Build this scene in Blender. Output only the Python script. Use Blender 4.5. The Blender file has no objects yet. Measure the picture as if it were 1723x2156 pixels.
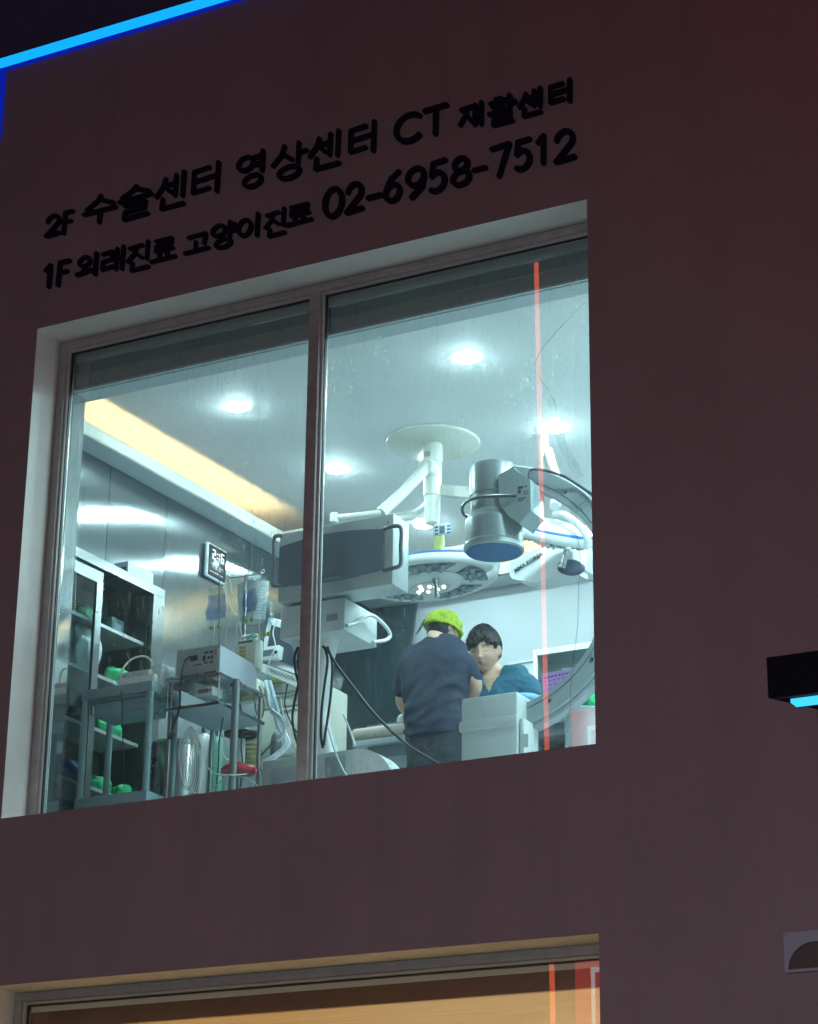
import bpy, bmesh, math, random
import numpy as np
from mathutils import Vector, Matrix, noise as mnoise
random.seed(7)
S = bpy.context.scene
COL = S.collection
R = math.radians

# ------------------------------------------------------------------ camera
cam_d = bpy.data.cameras.new('camera')
cam = bpy.data.objects.new('camera', cam_d)
COL.objects.link(cam)
CAM = np.array([7.50417, -9.56892, -2.87216])
ROT = (1.9352145, -0.0120464, 0.4904460)
F, PW, PH = 5054.54, 1723.0, 2156.0
cam.location = CAM
cam.rotation_euler = ROT
cam_d.sensor_fit = 'HORIZONTAL'
cam_d.sensor_width = 36.0
cam_d.lens = F / PW * 36.0
cam_d.clip_start = 0.05
cam_d.clip_end = 500
S.camera = cam

# ------------------------------------------------------------------ night sky
w = bpy.data.worlds.new('World')
S.world = w
w.use_nodes = True
nt = w.node_tree
bg = nt.nodes['Background']
sky = nt.nodes.new('ShaderNodeTexSky')
sky.sky_type = 'NISHITA'
sky.sun_disc = False
sky.sun_elevation = R(-6)
sky.sun_rotation = R(200)
add = nt.nodes.new('ShaderNodeMix'); add.data_type = 'RGBA'; add.blend_type = 'ADD'; add.inputs[0].default_value = 1
nt.links.new(sky.outputs[0], add.inputs[6]); add.inputs[7].default_value = (0.060, 0.044, 0.105, 1)     # city glow under the night sky
nt.links.new(add.outputs[2], bg.inputs[0])
bg.inputs[1].default_value = 0.10
S.view_settings.view_transform = 'Standard'
S.view_settings.look = 'None'
S.view_settings.exposure = 0
S.view_settings.gamma = 1
S.cycles.max_bounces = 10
S.cycles.transparent_max_bounces = 16
S.cycles.sample_clamp_indirect = 4
S.cycles.caustics_refractive = False

# ------------------------------------------------------------------ unprojection of measured points onto real planes
MR = np.array(Matrix.Identity(3))
from mathutils import Euler
MR = np.array(Euler(ROT, 'XYZ').to_matrix())
def _ray(u, v):
    return MR @ np.array([(u - PW / 2) / F, -(v - PH / 2) / F, -1.0])
def P(u, v, y):
    d = _ray(u, v); return Vector(CAM + d * (y - CAM[1]) / d[1])
def PX(u, v, x):
    d = _ray(u, v); return Vector(CAM + d * (x - CAM[0]) / d[0])
def PZ(u, v, z):
    d = _ray(u, v); return Vector(CAM + d * (z - CAM[2]) / d[2])

# ------------------------------------------------------------------ materials
MATS = {}
def mat(name, col, rough=0.5, metal=0.0, emit=None, estr=0.0, noise=0.0, nscale=8.0, bump=0.0, bscale=60.0,
        trans=0.0, ior=1.45, aniso=0.0, spec=0.5, coat=0.0, rnoise=0.0, stretch=None):
    if name in MATS: return MATS[name]
    m = bpy.data.materials.new(name); m.use_nodes = True
    t = m.node_tree; b = t.nodes['Principled BSDF']; L = t.links
    b.inputs['Base Color'].default_value = (*col, 1)
    b.inputs['Roughness'].default_value = rough
    b.inputs['Metallic'].default_value = metal
    b.inputs['IOR'].default_value = ior
    b.inputs['Transmission Weight'].default_value = trans
    b.inputs['Specular IOR Level'].default_value = spec
    b.inputs['Coat Weight'].default_value = coat
    b.inputs['Anisotropic'].default_value = aniso
    if emit:
        b.inputs['Emission Color'].default_value = (*emit, 1)
        b.inputs['Emission Strength'].default_value = estr
    tc = t.nodes.new('ShaderNodeTexCoord')
    src = tc.outputs['Object']
    if stretch:
        mp = t.nodes.new('ShaderNodeMapping'); mp.inputs['Scale'].default_value = stretch
        L.new(src, mp.inputs[0]); src = mp.outputs[0]
    if noise or rnoise:
        n = t.nodes.new('ShaderNodeTexNoise'); n.inputs['Scale'].default_value = nscale; n.inputs['Detail'].default_value = 6
        n.inputs['Roughness'].default_value = 0.6
        L.new(src, n.inputs['Vector'])
        if noise:
            mr = t.nodes.new('ShaderNodeMapRange')
            mr.inputs['From Min'].default_value = 0.25; mr.inputs['From Max'].default_value = 0.75
            mr.inputs['To Min'].default_value = 1 - noise; mr.inputs['To Max'].default_value = 1 + noise * 0.6
            L.new(n.outputs['Fac'], mr.inputs['Value'])
            mx = t.nodes.new('ShaderNodeMix'); mx.data_type = 'RGBA'; mx.blend_type = 'MULTIPLY'
            mx.inputs[0].default_value = 1
            mx.inputs[6].default_value = (*col, 1)
            L.new(mr.outputs[0], mx.inputs[7]); L.new(mx.outputs[2], b.inputs['Base Color'])
        if rnoise:
            m2 = t.nodes.new('ShaderNodeMapRange')
            m2.inputs['From Min'].default_value = 0.25; m2.inputs['From Max'].default_value = 0.75
            m2.inputs['To Min'].default_value = max(0.02, rough - rnoise); m2.inputs['To Max'].default_value = rough + rnoise
            L.new(n.outputs['Fac'], m2.inputs['Value']); L.new(m2.outputs[0], b.inputs['Roughness'])
    if bump:
        n2 = t.nodes.new('ShaderNodeTexNoise'); n2.inputs['Scale'].default_value = bscale; n2.inputs['Detail'].default_value = 5
        L.new(src, n2.inputs['Vector'])
        bp = t.nodes.new('ShaderNodeBump'); bp.inputs['Strength'].default_value = bump; bp.inputs['Distance'].default_value = 0.01
        L.new(n2.outputs['Fac'], bp.inputs['Height']); L.new(bp.outputs[0], b.inputs['Normal'])
    MATS[name] = m
    return m

def emat(name, col, strength):
    if name in MATS: return MATS[name]
    m = bpy.data.materials.new(name); m.use_nodes = True
    t = m.node_tree; t.nodes.clear()
    o = t.nodes.new('ShaderNodeOutputMaterial'); e = t.nodes.new('ShaderNodeEmission')
    e.inputs[0].default_value = (*col, 1); e.inputs[1].default_value = strength
    t.links.new(e.outputs[0], o.inputs[0]); MATS[name] = m
    return m

def glass_mat(name, tint=(0.93, 0.98, 0.97), dirt=0.0, fres=1.0, milk=0.0):
    """window pane: clear transmission, a Fresnel mirror, and dried water marks that scatter the light behind them"""
    if name in MATS: return MATS[name]
    m = bpy.data.materials.new(name); m.use_nodes = True
    t = m.node_tree; t.nodes.clear(); L = t.links; N = t.nodes.new
    o = N('ShaderNodeOutputMaterial'); tr = N('ShaderNodeBsdfTransparent'); gl = N('ShaderNodeBsdfGlossy')
    tr.inputs[0].default_value = (*tint, 1); gl.inputs['Roughness'].default_value = 0.0
    fr = N('ShaderNodeFresnel'); fr.inputs[0].default_value = 1.5
    fm = N('ShaderNodeMath'); fm.operation = 'MULTIPLY'; fm.inputs[1].default_value = fres
    ge = N('ShaderNodeNewGeometry'); ff = N('ShaderNodeMath'); ff.operation = 'SUBTRACT'; ff.inputs[0].default_value = 1.0; L.new(ge.outputs['Backfacing'], ff.inputs[1])
    L.new(fr.outputs[0], fm.inputs[0])
    f2 = N('ShaderNodeMath'); f2.operation = 'MULTIPLY'; L.new(fm.outputs[0], f2.inputs[0]); L.new(ff.outputs[0], f2.inputs[1]); fm = f2
    base = tr.outputs[0]
    if dirt:
        tc = N('ShaderNodeTexCoord')
        def streaks(scale, sx, sz, lo, hi, det=5):
            mp = N('ShaderNodeMapping'); mp.inputs['Scale'].default_value = (sx, 1, sz); L.new(tc.outputs['Object'], mp.inputs[0])
            n = N('ShaderNodeTexNoise'); n.inputs['Scale'].default_value = scale; n.inputs['Detail'].default_value = det; n.inputs['Roughness'].default_value = 0.65
            L.new(mp.outputs[0], n.inputs['Vector'])
            r = N('ShaderNodeMapRange'); r.inputs['From Min'].default_value = lo; r.inputs['From Max'].default_value = hi
            L.new(n.outputs['Fac'], r.inputs['Value']); return r.outputs[0]
        a = streaks(26, 2.2, 0.45, 0.52, 0.68)
        b = streaks(90, 1.0, 0.6, 0.56, 0.72, 3)
        c = streaks(2.3, 1.0, 0.7, 0.42, 0.62, 2)
        ad = N('ShaderNodeMath'); ad.operation = 'MAXIMUM'; L.new(a, ad.inputs[0]); L.new(b, ad.inputs[1])
        mu = N('ShaderNodeMath'); mu.operation = 'MULTIPLY'; L.new(ad.outputs[0], mu.inputs[0]); L.new(c, mu.inputs[1])
        mb = N('ShaderNodeMath'); mb.operation = 'MULTIPLY_ADD'; mb.inputs[1].default_value = dirt; mb.inputs[2].default_value = milk
        L.new(mu.outputs[0], mb.inputs[0])
        rf = N('ShaderNodeBsdfRefraction'); rf.inputs['IOR'].default_value = 1.004; rf.inputs['Roughness'].default_value = 0.30
        rf.inputs[0].default_value = (0.95, 1, 1, 1)
        df = N('ShaderNodeBsdfTranslucent'); df.inputs[0].default_value = (0.8, 0.85, 0.85, 1)
        m1 = N('ShaderNodeMixShader'); m1.inputs[0].default_value = 0.3
        L.new(rf.outputs[0], m1.inputs[1]); L.new(df.outputs[0], m1.inputs[2])
        mf = N('ShaderNodeMath'); mf.operation = 'MULTIPLY'; L.new(mb.outputs[0], mf.inputs[0]); L.new(ff.outputs[0], mf.inputs[1])
        m2 = N('ShaderNodeMixShader'); L.new(mf.outputs[0], m2.inputs[0]); L.new(tr.outputs[0], m2.inputs[1]); L.new(m1.outputs[0], m2.inputs[2])
        base = m2.outputs[0]
    mx = N('ShaderNodeMixShader')
    L.new(fm.outputs[0], mx.inputs[0]); L.new(base, mx.inputs[1]); L.new(gl.outputs[0], mx.inputs[2])
    L.new(mx.outputs[0], o.inputs[0]); MATS[name] = m
    return m

# ------------------------------------------------------------------ mesh builder
def axis_matrix(d):
    d = Vector(d).normalized()
    return d.to_track_quat('Z', 'Y').to_matrix()

def smooth_path(pts, sub=6):
    pts = [Vector(p) for p in pts]
    if len(pts) < 3: return pts
    out = []
    for i in range(len(pts) - 1):
        p0 = pts[max(i - 1, 0)]; p1 = pts[i]; p2 = pts[i + 1]; p3 = pts[min(i + 2, len(pts) - 1)]
        for k in range(sub):
            t = k / sub
            out.append(0.5 * ((2 * p1) + (p2 - p0) * t + (2 * p0 - 5 * p1 + 4 * p2 - p3) * t * t + (3 * p1 - p0 - 3 * p2 + p3) * t ** 3))
    out.append(pts[-1]); return out

class MB:
    def __init__(s): s.bm = bmesh.new(); s.slot = 0
    def _tag(s, n0):
        s.bm.faces.ensure_lookup_table()
        for f in s.bm.faces[n0:]: f.material_index = s.slot
    def box(s, lo, hi, bevel=0.0, rot=None, seg=2, pivot=None):
        lo, hi = Vector(lo), Vector(hi)
        c = (lo + hi) / 2; d = hi - lo
        t = bmesh.new(); bmesh.ops.create_cube(t, size=1)
        for v in t.verts: v.co = Vector((v.co.x * d.x, v.co.y * d.y, v.co.z * d.z))
        if bevel: bmesh.ops.bevel(t, geom=t.edges[:], offset=min(bevel, min(abs(x) for x in d) * 0.49), segments=seg, affect='EDGES', profile=0.5)
        m = Matrix(rot) if rot is not None else Matrix.Identity(3)
        pv = Vector(pivot) if pivot is not None else c
        for v in t.verts: v.co = m @ (v.co + c - pv) + pv
        s._merge(t); return s
    def _merge(s, t):
        me = bpy.data.meshes.new('tmp'); 
        for f in t.faces: f.material_index = s.slot
        t.to_mesh(me); t.free(); s.bm.from_mesh(me); bpy.data.meshes.remove(me)
    def ring_loft(s, rings, cap0=True, cap1=True, closed=True):
        n0 = len(s.bm.faces)
        vr = [[s.bm.verts.new(p) for p in r] for r in rings]
        for a, b in zip(vr[:-1], vr[1:]):
            n = len(a)
            for i in range(n if closed else n - 1):
                j = (i + 1) % n
                s.bm.faces.new((a[i], a[j], b[j], b[i]))
        if cap0: s.bm.faces.new(list(reversed(vr[0])))
        if cap1: s.bm.faces.new(vr[-1])
        s._tag(n0); return s
    def cyl(s, p0, p1, r, r2=None, n=24, bevel=0.0):
        p0, p1 = Vector(p0), Vector(p1); r2 = r if r2 is None else r2
        m = axis_matrix(p1 - p0); h = (p1 - p0).length
        prof = [(r, 0), (r2, h)]
        if bevel: prof = [(r - bevel, 0), (r, bevel), (r2, h - bevel), (r2 - bevel, h)]
        return s.lathe(prof, p0, m, n)
    def lathe(s, prof, o, m=None, n=32, sx=1.0, sy=1.0):
        m = Matrix.Identity(3) if m is None else m; o = Vector(o)
        rings = [[o + m @ Vector((max(r, 1e-4) * sx * math.cos(2 * math.pi * i / n), max(r, 1e-4) * sy * math.sin(2 * math.pi * i / n), z)) for i in range(n)] for r, z in prof]
        return s.ring_loft(rings)
    def tube(s, pts, r, n=8, sm=True, sub=6):
        pts = smooth_path(pts, sub) if sm else [Vector(p) for p in pts]
        rings = []; prev = None
        for i, p in enumerate(pts):
            d = (pts[min(i + 1, len(pts) - 1)] - pts[max(i - 1, 0)])
            if d.length < 1e-9: d = Vector((0, 0, 1))
            d.normalize()
            if prev is None:
                a = d.orthogonal().normalized()
            else:
                a = prev - d * prev.dot(d)
                a = a.normalized() if a.length > 1e-6 else d.orthogonal().normalized()
            prev = a; b = d.cross(a)
            rr = r(i / (len(pts) - 1)) if callable(r) else r
            rings.append([p + a * rr * math.cos(2 * math.pi * k / n) + b * rr * math.sin(2 * math.pi * k / n) for k in range(n)])
        return s.ring_loft(rings)
    def prism(s, pts, ext):
        pts = [Vector(p) for p in pts]; ext = Vector(ext)
        n0 = len(s.bm.faces)
        a = [s.bm.verts.new(p) for p in pts]; b = [s.bm.verts.new(p + ext) for p in pts]
        n = len(a)
        s.bm.faces.new(a); s.bm.faces.new(list(reversed(b)))
        for i in range(n):
            j = (i + 1) % n; s.bm.faces.new((a[i], b[i], b[j], a[j]))
        s._tag(n0); return s
    def quad(s, pts):
        n0 = len(s.bm.faces); s.bm.faces.new([s.bm.verts.new(Vector(p)) for p in pts]); s._tag(n0); return s
    def sph(s, c, r, n=20, m=None, rings=None):
        r = (r, r, r) if not hasattr(r, '__len__') else r
        m = Matrix.Identity(3) if m is None else m; c = Vector(c)
        k = rings or max(6, n // 2)
        rr = []
        for i in range(k + 1):
            a = -math.pi / 2 + math.pi * i / k
            cr = max(math.cos(a), 1e-3)
            rr.append([c + m @ Vector((r[0] * cr * math.cos(2 * math.pi * j / n), r[1] * cr * math.sin(2 * math.pi * j / n), r[2] * math.sin(a))) for j in range(n)])
        return s.ring_loft(rr)
    def shift(s, f):
        for v in s.bm.verts: v.co = f(v.co)
        return s
    def build(s, name, mats, parent=None, smooth=True, angle=35, loc=None, recalc=True):
        if recalc: bmesh.ops.recalc_face_normals(s.bm, faces=s.bm.faces[:])
        o0 = ROOT.get(parent.name, Vector((0, 0, 0))) if parent is not None else (Vector(loc) if loc is not None else None)
        if o0 is None:
            xs = [v.co for v in s.bm.verts]
            o0 = Vector(((min(v.x for v in xs) + max(v.x for v in xs)) / 2, (min(v.y for v in xs) + max(v.y for v in xs)) / 2, min(v.z for v in xs)))
        for v in s.bm.verts: v.co -= o0
        me = bpy.data.meshes.new(name); s.bm.to_mesh(me); s.bm.free()
        for m in (mats if isinstance(mats, (list, tuple)) else [mats]): me.materials.append(m)
        if smooth:
            for p in me.polygons: p.use_smooth = True
            me.set_sharp_from_angle(angle=R(angle))
        o = bpy.data.objects.new(name, me); COL.objects.link(o)
        if parent is not None:
            o.parent = parent; ROOT[o.name] = o0
        else:
            o.location = o0; ROOT[o.name] = o0
        return o
ROOT = {}
def tag(o, label=None, cat=None, group=None, kind=None):
    if label: o['label'] = label
    if cat: o['category'] = cat
    if group: o['group'] = group
    if kind: o['kind'] = kind
    return o
def thing(name, label, cat, loc, group=None):
    o = bpy.data.objects.new(name, None); COL.objects.link(o); o.location = Vector(loc); o.empty_display_size = 0.1
    ROOT[o.name] = Vector(loc)
    return tag(o, label, cat, group)
def struct(o): o['kind'] = 'structure'; return o
def copy_tree(o, off, parent=None):
    c = o.copy(); COL.objects.link(c)
    if parent is None: c.location = o.location + Vector(off); ROOT[c.name] = c.location.copy()
    else: c.parent = parent; ROOT[c.name] = ROOT[parent.name]
    for ch in list(o.children): copy_tree(ch, off, c)
    return c
def remeshed(mb, name, mats, parent, voxel=0.01, smooth_it=4, disp=None):
    """fuse the shapes in a builder into one continuous skin"""
    o = mb.build(name, mats, parent)
    md = o.modifiers.new('r', 'REMESH'); md.mode = 'VOXEL'; md.voxel_size = voxel; md.use_smooth_shade = True
    ms = o.modifiers.new('s', 'SMOOTH'); ms.factor = 0.5; ms.iterations = smooth_it
    dg = bpy.context.evaluated_depsgraph_get(); dg.update()
    me = bpy.data.meshes.new_from_object(o.evaluated_get(dg))
    o.modifiers.clear(); old = o.data; o.data = me; bpy.data.meshes.remove(old)
    me.materials.clear()
    for m in (mats if isinstance(mats, (list, tuple)) else [mats]): me.materials.append(m)
    for p in me.polygons: p.use_smooth = True
    if disp:
        nn = [v.normal.copy() for v in me.vertices]; base = ROOT[o.name]
        for v, n in zip(me.vertices, nn):
            v.co += n * disp(v.co + base)
    me.update()
    return o

# ------------------------------------------------------------------ palette
WIN_W, WIN_H, LOW_TOP, LOW_BOT, GROUND = 3.304, 2.75, -0.852, -3.1, -4.47
XL, XR, PAR = -0.47, 8.0, 4.50
stucco = mat('stucco', (0.275, 0.200, 0.214), 0.85, noise=0.10, nscale=1.6, bump=0.35, bscale=170)
reveal_paint = mat('reveal_paint', (0.84, 0.81, 0.77), 0.7, noise=0.10, nscale=9, bump=0.05, bscale=90)
def add_dirt(m, dark, y0, y1, sc, stretch, amount, zmode=False):
    t = m.node_tree; L = t.links; N = t.nodes.new; bs = t.nodes['Principled BSDF']
    src = bs.inputs['Base Color'].links[0].from_socket
    tc = N('ShaderNodeTexCoord'); mp = N('ShaderNodeMapping'); mp.inputs['Scale'].default_value = stretch; L.new(tc.outputs['Object'], mp.inputs[0])
    n = N('ShaderNodeTexNoise'); n.inputs['Scale'].default_value = sc; n.inputs['Detail'].default_value = 7; n.inputs['Roughness'].default_value = .7; L.new(mp.outputs[0], n.inputs['Vector'])
    r = N('ShaderNodeMapRange'); r.inputs['From Min'].default_value = .48; r.inputs['From Max'].default_value = .75; r.inputs['To Max'].default_value = amount; L.new(n.outputs['Fac'], r.inputs['Value'])
    fac = r.outputs[0]
    if y1 is not None:
        sp = N('ShaderNodeSeparateXYZ'); L.new(tc.outputs['Object'], sp.inputs[0])
        r2 = N('ShaderNodeMapRange'); r2.inputs['From Min'].default_value = y0; r2.inputs['From Max'].default_value = y1; L.new(sp.outputs['Y'], r2.inputs['Value'])
        ad = N('ShaderNodeMath'); ad.operation = 'MULTIPLY_ADD'; ad.inputs[1].default_value = .8; L.new(r2.outputs[0], ad.inputs[0]); L.new(fac, ad.inputs[2]); ad.use_clamp = True
        mu = N('ShaderNodeMath'); mu.operation = 'MULTIPLY'; L.new(ad.outputs[0], mu.inputs[0]); mu.inputs[1].default_value = .8; fac = mu.outputs[0]
    mx = N('ShaderNodeMix'); mx.data_type = 'RGBA'; L.new(fac, mx.inputs[0]); L.new(src, mx.inputs[6]); mx.inputs[7].default_value = (*dark, 1)
    L.new(mx.outputs[2], bs.inputs['Base Color'])
add_dirt(stucco, (.15, .108, .115), None, None, 1.1, (3.4, 1, .18), .35)
add_dirt(stucco, (.40, .31, .335), None, None, 260, (1, 1, 1), .9)
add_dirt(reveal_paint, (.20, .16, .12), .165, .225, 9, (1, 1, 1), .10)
frame_grey = mat('frame_grey', (0.37, 0.36, 0.355), 0.5, noise=0.25, nscale=14)
bead_grey = mat('bead_grey', (0.45, 0.45, 0.43), 0.35)
gasket = mat('gasket', (0.02, 0.022, 0.03), 0.6)
letter_paint = mat('letter_paint', (0.006, 0.007, 0.022), 0.6, spec=0.2)
blue_led = emat('blue_led', (0.005, 0.35, 1.0), 1.35)
blue_deep = emat('blue_deep', (0.005, 0.03, 0.85), 0.4)
wall_paint = mat('wall_paint', (0.37, 0.39, 0.41), 0.6, noise=0.03, nscale=2)
ceil_paint = mat('ceil_paint', (0.84, 0.86, 0.87), 0.7)
cream_paint = mat('cream_paint', (0.66, 0.66, 0.58), 0.7)
steel = mat('steel', (0.46, 0.48, 0.48), 0.26, 1.0, rnoise=0.06, nscale=3, stretch=(1, 1, 0.2))
steel_dark = mat('steel_dark', (0.30, 0.31, 0.31), 0.3, 1.0)
white_plastic = mat('white_plastic', (0.70, 0.74, 0.74), 0.35)
ivory = mat('ivory', (0.66, 0.68, 0.60), 0.35)
grey_plastic = mat('grey_plastic', (0.30, 0.34, 0.35), 0.4)
slate = mat('slate', (0.125, 0.165, 0.20), 0.35)
black_rubber = mat('black_rubber', (0.012, 0.012, 0.018), 0.45)
teal_plastic = mat('teal_plastic', (0.20, 0.31, 0.325), 0.5, bump=0.03, bscale=200)
green_cloth = mat('green_cloth', (0.02, 0.42, 0.16), 0.6, noise=0.3, nscale=12)
clear_plastic = glass_mat('clear_plastic', (0.88, 0.93, 0.93), 0.0, 1.6)
cabinet_glass = glass_mat('cabinet_glass', (0.72, 0.80, 0.80), 0.0, 1.5)

# ------------------------------------------------------------------ street outside
b = MB(); b.box((-70, -90, GROUND - 0.2), (90, 60, GROUND)); struct(b.build('ground', mat('asphalt', (0.05, 0.05, 0.052), 0.85, noise=0.2, nscale=3, bump=0.3, bscale=80), smooth=False))
b = MB(); b.box((XL - 1, -2.2, GROUND + 0.001), (XR + 6, -0.002, GROUND + 0.13), 0.01); struct(b.build('pavement', mat('paving', (0.22, 0.21, 0.20), 0.8, noise=0.15, nscale=5), smooth=False))

def street_lamp(x, y, h, power, col, label):
    t = thing('street_lamp', label, 'street lamp', (x, y, GROUND), 'street lamps along the road')
    b = MB(); b.cyl((x, y, GROUND), (x, y, GROUND + h), 0.07, 0.045, 16); b.build('pole', steel_dark, t)
    b = MB(); b.tube([(x, y, GROUND + h - 0.05), (x, y + 0.25, GROUND + h + 0.12), (x, y + 0.7, GROUND + h + 0.15)], 0.035); b.build('arm', steel_dark, t)
    b = MB(); b.box((x - 0.12, y + 0.6, GROUND + h + 0.10), (x + 0.12, y + 1.2, GROUND + h + 0.2), 0.03); hd = b.build('lamp_head', steel_dark, t)
    b = MB(); b.box((x - 0.09, y + 0.66, GROUND + h + 0.085), (x + 0.09, y + 1.14, GROUND + h + 0.097)); b.build('lens', emat('lamp_lens', (1, 0.95, 0.9), 8), t)
    l = bpy.data.lights.new('lamp_light', 'POINT'); l.energy = power; l.color = col; l.shadow_soft_size = 0.12
    lo = bpy.data.objects.new('lamp_light', l); COL.objects.link(lo); lo.parent = t; lo.location = (0, 0.9, h + 0.02)
street_lamp(5.7, -11.3, 2.6, 1030, (0.95, 0.92, 1.0), 'white street lamp on grey pole right of the clinic')
street_lamp(-6.5, -6.5, 3.0, 70, (0.75, 0.85, 1.0), 'white street lamp on grey pole left of the clinic')

# buildings across the street; their lit signs mirror in the window panes
def far_block(x0, x1, y0, y1, h, col, label):
    t = thing('street_building', label, 'building', ((x0 + x1) / 2, (y0 + y1) / 2, GROUND), 'buildings across the street')
    b = MB(); b.box((x0, y0, GROUND + 0.001), (x1, y1, GROUND + h)); b.build('wall', mat('far_wall_' + col[0], col[1], 0.8, noise=0.1, nscale=2), t, smooth=False)
    wm = mat('dark_window', (0.01, 0.012, 0.016), 0.1)
    for i in range(int((x1 - x0 - 1) / 2.2)):
        for k in range(int((h - 4) / 3.2)):
            b = MB(); xx = x0 + 0.8 + i * 2.2; zz = GROUND + 4.2 + k * 3.2
            b.box((xx, y1 + 0.002, zz), (xx + 1.3, y1 + 0.04, zz + 1.5)); b.build('window', wm, t, smooth=False)
    return t
far_block(-14, -3.1, -22, -12.6, 12, ('brick', (0.06, 0.045, 0.04)), 'dark brick building across the street with black windows')
far_block(-2.0, 9.5, -22, -13.2, 15.5, ('grey', (0.05, 0.05, 0.055)), 'tall grey building across the street behind the red sign')
far_block(10.2, 22, -22, -12.4, 10, ('beige', (0.07, 0.065, 0.06)), 'low beige building across the street')
red_tube = emat('red_tube', (1.0, 0.13, 0.05), 7)
b = MB(); b.prism([(-2.717, -12.05, 0.2), (-2.682, -12.05, 0.2), (-2.815, -12.05, 9.47), (-2.85, -12.05, 9.47)], (0, .05, 0))
o = b.build('neon_strip', red_tube); tag(o, 'long vertical red light strip across the street', 'light strip')
b = MB(); b.box((-2.90, -12.6, -4.4), (-2.64, -12.056, 9.5)); tag(b.build('strip_pillar', mat('far_pillar', (0.03, 0.03, 0.03), 0.8), smooth=False), 'dark pillar carrying the vertical red light strip', 'pillar')
t = thing('sign_board', 'tall red lit sign board with white strokes across the street', 'sign', (-1.7, -12.2, GROUND))
b = MB(); b.box((-2.46, -12.25, 0.3), (-1.75, -12.0, 4.15), 0.02); b.build('panel', emat('sign_red', (1.0, 0.04, 0.05), 2.8), t, smooth=False)
swm = emat('sign_white', (1, 0.95, 0.95), 4)
for zz in (1.1, 2.4, 3.6):
    x = -2.30
    for q in ((.03, -.3, .07, .35), (.071, .30, .5, .35), (.2, -.35, .235, .16), (.33, -.35, .365, .16)):
        b = MB(); b.box((x + q[0], -11.996, zz + q[1]), (x + q[2], -11.985, zz + q[3])); b.build('letter_stroke', swm, t, smooth=False)

# unseen red bracket lamp, added to cast the red glow from upper right
t = thing('added_red_lamp', 'unseen red globe lamp added on the clinic wall for its red glow', 'lamp', (7.3, -1.7, 4.0))
b = MB(); b.tube([(7.3, 0.0, 3.6), (7.3, -1.0, 3.75), (7.3, -1.7, 3.8)], 0.03); b.build('bracket', steel_dark, t)
b = MB(); b.sph((7.3, -1.7, 4.0), 0.16, 20); b.build('globe', emat('red_globe', (1, 0.05, 0.06), 30), t)
l = bpy.data.lights.new('red_glow_light', 'POINT'); l.energy = 165; l.color = (1, 0.07, 0.11); l.shadow_soft_size = 0.17
lo = bpy.data.objects.new('red_glow_light', l); COL.objects.link(lo); lo.parent = t; lo.location = (0, -0.0, -0.0)
bpy.data.objects['globe'].visible_shadow = True

# ------------------------------------------------------------------ the clinic building
clinic = thing('clinic_building', 'dark stuccoed clinic building with lit windows and blue light strip', 'building', (XL, 0, GROUND))
b = MB()
xs = [XL, 0, WIN_W, XR]; zs = [GROUND + 0.14, LOW_BOT, LOW_TOP, 0, WIN_H, PAR]
for i in range(3):
    for k in range(5):
        if i == 1 and k in (1, 3): continue
        b.quad([(xs[i], 0, zs[k]), (xs[i + 1], 0, zs[k]), (xs[i + 1], 0, zs[k + 1]), (xs[i], 0, zs[k + 1])])
bmesh.ops.remove_doubles(b.bm, verts=b.bm.verts[:], dist=1e-5)
b.quad([(XL, 0, zs[0]), (XL, 0, PAR), (XL, 7, PAR), (XL, 7, zs[0])])
b.quad([(XR, 0, zs[0]), (XR, 7, zs[0]), (XR, 7, PAR), (XR, 0, PAR)])
b.quad([(XL, 7, zs[0]), (XL, 7, PAR), (XR, 7, PAR), (XR, 7, zs[0])])
b.quad([(XL, 0, PAR), (XR, 0, PAR), (XR, 7, PAR), (XL, 7, PAR)])
b.build('facade', stucco, clinic, smooth=False, recalc=False)
def reveal(z0, z1, name, m):
    b = MB(); d = 0.30; e = -0.0015
    b.box((-0.03, -e, z1), (WIN_W + 0.03, d, z1 + 0.03)); b.box((-0.03, -e, z0 - 0.03), (WIN_W + 0.03, d, z0))
    b.box((-0.03, -e, z0), (0, d, z1)); b.box((WIN_W, -e, z0), (WIN_W + 0.03, d, z1))
    return b.build(name, m, clinic, smooth=False)
reveal(0, WIN_H, 'window_reveal', reveal_paint)
reveal(LOW_BOT, LOW_TOP, 'window_reveal', mat('reveal_warm', (0.66, 0.64, 0.56), 0.7, noise=0.12, nscale=9))

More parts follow.
